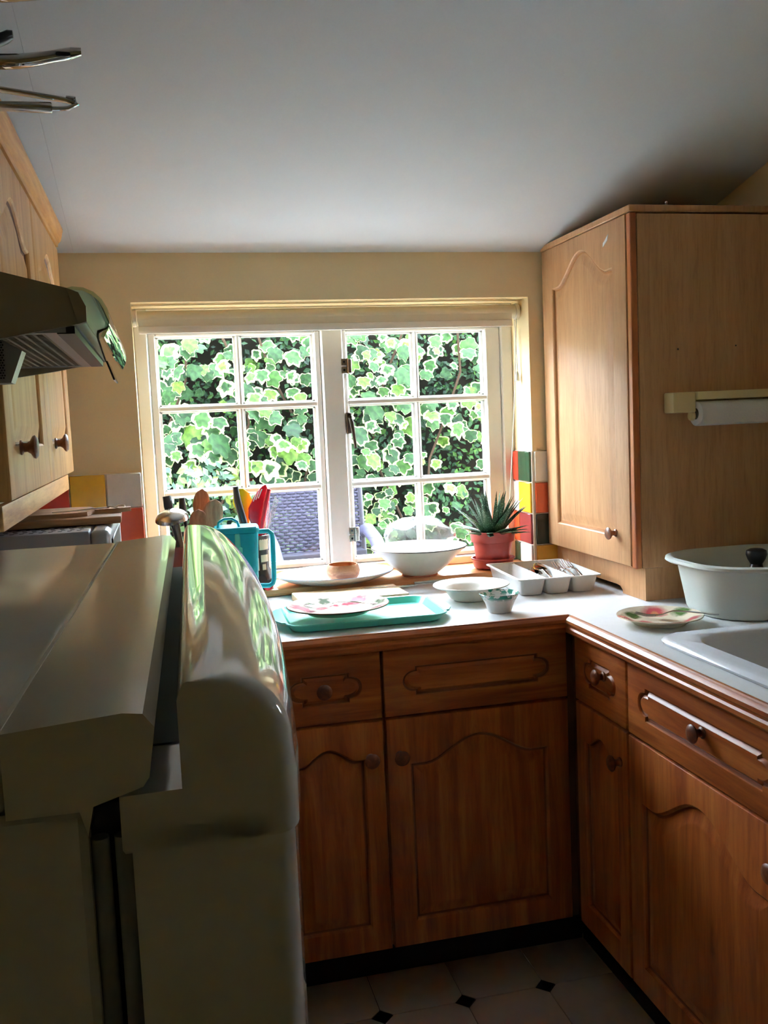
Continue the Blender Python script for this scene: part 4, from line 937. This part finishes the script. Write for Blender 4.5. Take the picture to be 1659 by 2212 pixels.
G().lathe([(0,.09),(.018,.09),(.016,.096),(.013,.106),(.020,.118),(.0235,.128),(.022,.137),(.014,.141),(0,.142)],28).build('knob','dark',ld2,.8)
# small things on top of the wall unit
tag(G().lathe([(0,0),(.003,0),(.0028,.012),(.0038,.013),(.0025,.016),(0,.017)],10).build('screw_hook','white_plastic',None,.8,(1.247,2.15,1.8755)),'tiny pale peg standing on the wall unit top','peg')
tag(G().box((-.008,-.004,0),(.010,.004,.003),.001).build('screw_hook','steel',None,.8,(1.395,2.14,1.8755),(0,.2,.5)),'tiny metal clip lying on the wall unit top','clip')

# ------------------------------------------------------------------ garden outside the window
struct(G().box((-4,YO+.01,.0),(6,7,.2)).build('ground','patio',smooth=0))
# hedge bank behind
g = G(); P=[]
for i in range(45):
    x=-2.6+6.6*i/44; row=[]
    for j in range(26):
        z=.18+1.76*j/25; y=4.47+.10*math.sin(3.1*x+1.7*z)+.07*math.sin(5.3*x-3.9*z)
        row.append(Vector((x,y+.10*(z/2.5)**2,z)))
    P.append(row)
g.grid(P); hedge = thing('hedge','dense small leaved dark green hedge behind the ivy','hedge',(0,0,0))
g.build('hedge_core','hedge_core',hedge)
def px_ray(x,y):
    v=np.array([(x-829.5)/2041.4,(y-1106)/2041.4,1.0]); return RW.T@v
def garden(x,y,Y):
    d=px_ray(x,y); s=Y/d[1]; return (s*d[0],Y,CAMH+s*d[2])
# small hedge leaves: one mesh of many folded leaflets
def leaf_cloud(name, parent, pts, sizes, nrm_jit, mat, toneset, shape='small'):
    n=len(pts); rng=RNG
    if shape=='small':
        base=np.array([(0,0,0),(.30,.5,.06),(0,1,0),(-.30,.5,.06)]); faces=[(0,1,2),(0,2,3)]; edge=np.array([0,.2,.2,.2])
    else:
        base,faces,edge=IVY
    k=len(base); V=np.zeros((n,k,3)); 
    nx=rng.normal(0,nrm_jit,n); nz=rng.normal(.25,nrm_jit,n); ny=-np.ones(n)
    nm=np.stack([nx,ny,nz],1); nm/=np.linalg.norm(nm,axis=1)[:,None]
    roll=rng.uniform(0,2*PI,n) if shape=='small' else rng.normal(PI,.5,n)
    up=np.tile(np.array([0,0,1.0]),(n,1)); a=np.cross(up,nm); a/=np.linalg.norm(a,axis=1)[:,None]; b=np.cross(nm,a)
    u=a*np.cos(roll)[:,None]+b*np.sin(roll)[:,None]; v=-a*np.sin(roll)[:,None]+b*np.cos(roll)[:,None]
    for i in range(k):
        V[:,i,:]=pts+sizes[:,None]*(u*base[i,0]+v*base[i,1]+nm*base[i,2])
    me=bpy.data.meshes.new(name)
    F=[tuple(f[q]+k*i for q in range(len(f))) for i in range(n) for f in faces]
    me.from_pydata(V.reshape(-1,3).tolist(),[],F); me.update()
    at=me.attributes.new('tone','FLOAT','POINT'); at.data.foreach_set('value',np.repeat(toneset,k).astype(np.float32))
    at=me.attributes.new('edge','FLOAT','POINT'); at.data.foreach_set('value',np.tile(edge,n).astype(np.float32))
    o=link(name,me,mat,parent); o['kind']='stuff'; return o
def ivy_shape():
    prof=[(0,1.08),(16,.80),(30,.60),(50,.86),(62,.84),(84,.58),(108,.76),(122,.72),(146,.56),(170,.36)]
    ang=[p[0] for p in prof]+[360-p[0] for p in prof[1:]][::-1]; rad=[p[1] for p in prof]+[p[1] for p in prof[1:]][::-1]
    n=len(ang); V=[(0,0,-.04)]; E=[0.0]
    for a,r in zip(ang,rad):
        t=math.radians(a); rr_=.68*(.35*.75+.65*r); V.append((rr_*math.sin(t)*.62,rr_*math.cos(t)*.62,.02)); E.append(.55)
    for i,(a,r) in enumerate(zip(ang,rad)):
        t=math.radians(a); rr_=.30*.8+.70*r; V.append((rr_*math.sin(t)*.62,rr_*math.cos(t)*.62,-.03 if i%3==0 else .01)); E.append(1.0)
    F=[(0,1+i,1+(i+1)%n) for i in range(n)]
    for i in range(n):
        j=(i+1)%n; F.append((1+i,1+n+i,1+n+j)); F.append((1+i,1+n+j,1+j))
    return np.array(V), F, np.array(E)
IVY=ivy_shape()
m_=20000
px=RNG.uniform(-1.7,2.9,m_); pz=RNG.uniform(.25,1.98,m_)
cl_=np.sin(px*7.3+pz*3.1)*np.sin(px*3.7-pz*8.3)
py=4.38+.09*np.sin(3.1*px+1.7*pz)+.06*np.sin(5.3*px-3.9*pz)+RNG.uniform(-.10,.06,m_)+.10*(pz/2.5)**2
tone=np.clip(.45+.28*cl_+RNG.normal(0,.2,m_),0,1)
leaf_cloud('hedge_leaves',hedge,np.stack([px,py,pz],1),RNG.uniform(.022,.042,m_),.6,'box_leaf',tone)
# grey green shrub low on the left
sh=thing('low_shrub','low grey green shrub at the foot of the ivy on the left','shrub',(0,0,.2))
n_=1500; q=RNG.normal(0,1,(n_,3)); q/=np.linalg.norm(q,axis=1)[:,None]; rr_=RNG.uniform(.6,1,n_)**.5
pts=np.stack([.17+.40*q[:,0]*rr_, 4.02+.16*q[:,1]*rr_, .55+.50*q[:,2]*rr_],1)
MAT['shrub_leaf']=leaf_mat('grey_green_leaf',[(34,56,44),(54,74,60),(80,96,80),(66,88,50),(100,114,56)],(200,210,190),2,3,'attr')
leaf_cloud('shrub_leaves',sh,pts,RNG.uniform(.03,.055,n_),.7,'shrub_leaf',RNG.uniform(0,1,n_))
g=G()
for k in range(7): g.tube([(.16+.01*k-.03,4.02,-.01),(.16+.05*(k-3),4.01,.25),(.16+.09*(k-3),4.0,.5+.03*(k%3))],.006,6)
g.build('stem','stem',sh)
# variegated ivy
ivy=thing('variegated_ivy','cream edged variegated ivy climbing over the hedge','ivy',(0,0,.2))
ivs=[]
def ivy_mesh(seed):
    rng=np.random.default_rng(seed); V=IVY[0].copy(); V[:,2]+=-.35*(V[:,0]**2)+.25*V[:,1]*V[:,1]*rng.uniform(-1,.3); V[:,:2]*=1+rng.normal(0,.05,(len(V),2)); 
    me=bpy.data.meshes.new('ivy_leaf'); me.from_pydata(V.tolist(),[],IVY[1]); me.update()
    at=me.attributes.new('edge','FLOAT','POINT'); e=IVY[2].copy(); e=np.where(e>.9,1.0,np.where(e>.1,rng.uniform(.25,.66),0)); at.data.foreach_set('value',e.astype(np.float32))
    me.polygons.foreach_set('use_smooth',[True]*len(me.polygons)); me.materials.append(MAT['ivy']); return me
IM=[ivy_mesh(s) for s in range(7)]
clusters=[(410,790,75,52,20,.092),(380,845,45,25,6,.08),(500,852,40,22,5,.085),(600,835,90,32,18,.09),(655,770,38,60,11,.09),(610,765,25,20,3,.07),
 (400,920,60,42,15,.10),(470,950,60,60,18,.11),(390,1000,50,40,9,.085),(600,930,90,58,24,.105),(590,1010,50,38,10,.105),(540,990,28,40,6,.09),(660,1000,32,50,7,.095),(585,1095,35,45,8,.075),
 (805,755,60,70,26,.085),(862,785,38,60,15,.09),(800,835,60,28,11,.075),(805,930,60,80,26,.088),(870,890,35,50,14,.09),(800,1012,50,28,9,.08),(860,1000,30,60,8,.075),
 (925,760,28,60,8,.08),(1030,755,22,80,10,.085),(955,885,38,30,7,.08),(1012,895,42,50,11,.085),(930,1000,20,30,4,.07),(800,1100,50,48,17,.062),(862,1092,38,40,11,.06),(950,1092,40,50,12,.07),(835,1160,58,28,8,.065),(990,1165,30,40,6,.075)]
random.seed(5)
def place_ivy(me,loc,size):
    o=bpy.data.objects.new('leaf',me); COL.objects.link(o); o.parent=ivy; o.location=(loc[0],loc[1],loc[2]-.2); o.scale=(size,)*3
    nrm=Vector((random.gauss(0,.38),-1,.45+random.gauss(0,.32))).normalized(); up=Vector((random.gauss(0,.35),0,-1)); up=(up-nrm*up.dot(nrm)).normalized(); rt=up.cross(nrm)
    o.rotation_euler=Matrix((rt,up,nrm)).transposed().to_euler()
for (cx,cy,rx,ry,n,s) in clusters:
    n=round(n*.8)
    for k in range(n):
        a=2*PI*random.random(); r=math.sqrt(random.random()); Y=4.06+.16*random.random()
        p=garden(cx+rx*r*math.cos(a),cy+ry*r*math.sin(a),Y)
        place_ivy(random.choice(IM),p,s*random.choice((.55,.7,.8,.9,1.0,1.15))*random.uniform(.9,1.1)*1.0)
# the rest of the ivy, outside what the window shows, and its finer tangle
m2=1500; px=RNG.uniform(-1.6,2.8,m2); pz=RNG.uniform(.3,1.95,m2); msk=(np.sin(px*4.1+1)*np.sin(pz*4.7+.5)+RNG.normal(0,.35,m2))>.15
px,pz=px[msk],pz[msk]; py=4.20+RNG.uniform(0,.12,len(px))
leaf_cloud('ivy_leaves',ivy,np.stack([px,py,pz-.2],1),RNG.uniform(.045,.085,len(px)),.45,'ivy_many',RNG.uniform(0,1,len(px)),'ivy')
g=G()
for k in range(16):
    x=-1.2+.25*k; g.tube([(x+.1*math.sin(k*1.3+j),4.26,.0+.2*j) for j in range(10)],.006,5)
g.build('stem','stem',ivy)
# rattan garden chair seen through the window
rc=thing('rattan_chair','grey violet woven rattan garden chair outside the window','chair',(.53,3.26,.2),math.radians(4))
g=G(); HW=.165
def back(u,z,o=0): return Vector((u,.03+.10*(z-.48)-.05*(1-(u/HW)**2)*0+o,z))
for r in range(41):
    z=.50+.447*r/40; pts=[]
    for k in range(41):
        u=-HW+2*HW*k/40; pts.append(back(u,z,.0042*math.cos(PI*(k/2+r))))
    g.tube(pts,.0050,6)
for k in range(0,41,2):
    u=-HW+2*HW*k/40; g.tube([back(u,.49,0),back(u,.95,0)],.0028,5)
wv=g.build('woven_back','wicker',rc,.9); wv['kind']='stuff'
G().tube([back(-HW-.006,.02),back(-HW-.006,.48),back(-HW-.004,.955),back(-HW+.02,.968),back(HW-.02,.968),back(HW+.004,.955),back(HW+.006,.48),back(HW+.006,.02)],.011,10).build('back_frame','rope_dark',rc)
g=G(); g.box((-HW-.01,-.40,.44),(HW+.01,.05,.49),.012,2); g.build('seat','wicker',rc)
g=G(); g.box((-HW,-.012,.688),(HW,.075,.735),.008,2); g.build('back_rail','rope_dark',rc)
for s in (-1,1):
    g=G(); pts=[(s*(HW+.012),.06,.795),(s*(HW+.016),.02,.80),(s*(HW+.018),-.06,.775),(s*(HW+.018),-.15,.71),(s*(HW+.016),-.25,.66),(s*(HW+.012),-.39,.62),(s*(HW+.008),-.39,.0)]
    sm=[]
    for a in range(len(pts)-1):
        for t in (0,.25,.5,.75): sm.append(Vector(pts[a]).lerp(Vector(pts[a+1]),t))
    sm.append(Vector(pts[-1])); g.tube(sm,.024,10); g.build('arm','wicker',rc)
    G().tube([(s*(HW),.02,.02),(s*(HW),.02,.0)],.014,8).build('leg','rope_dark',rc)
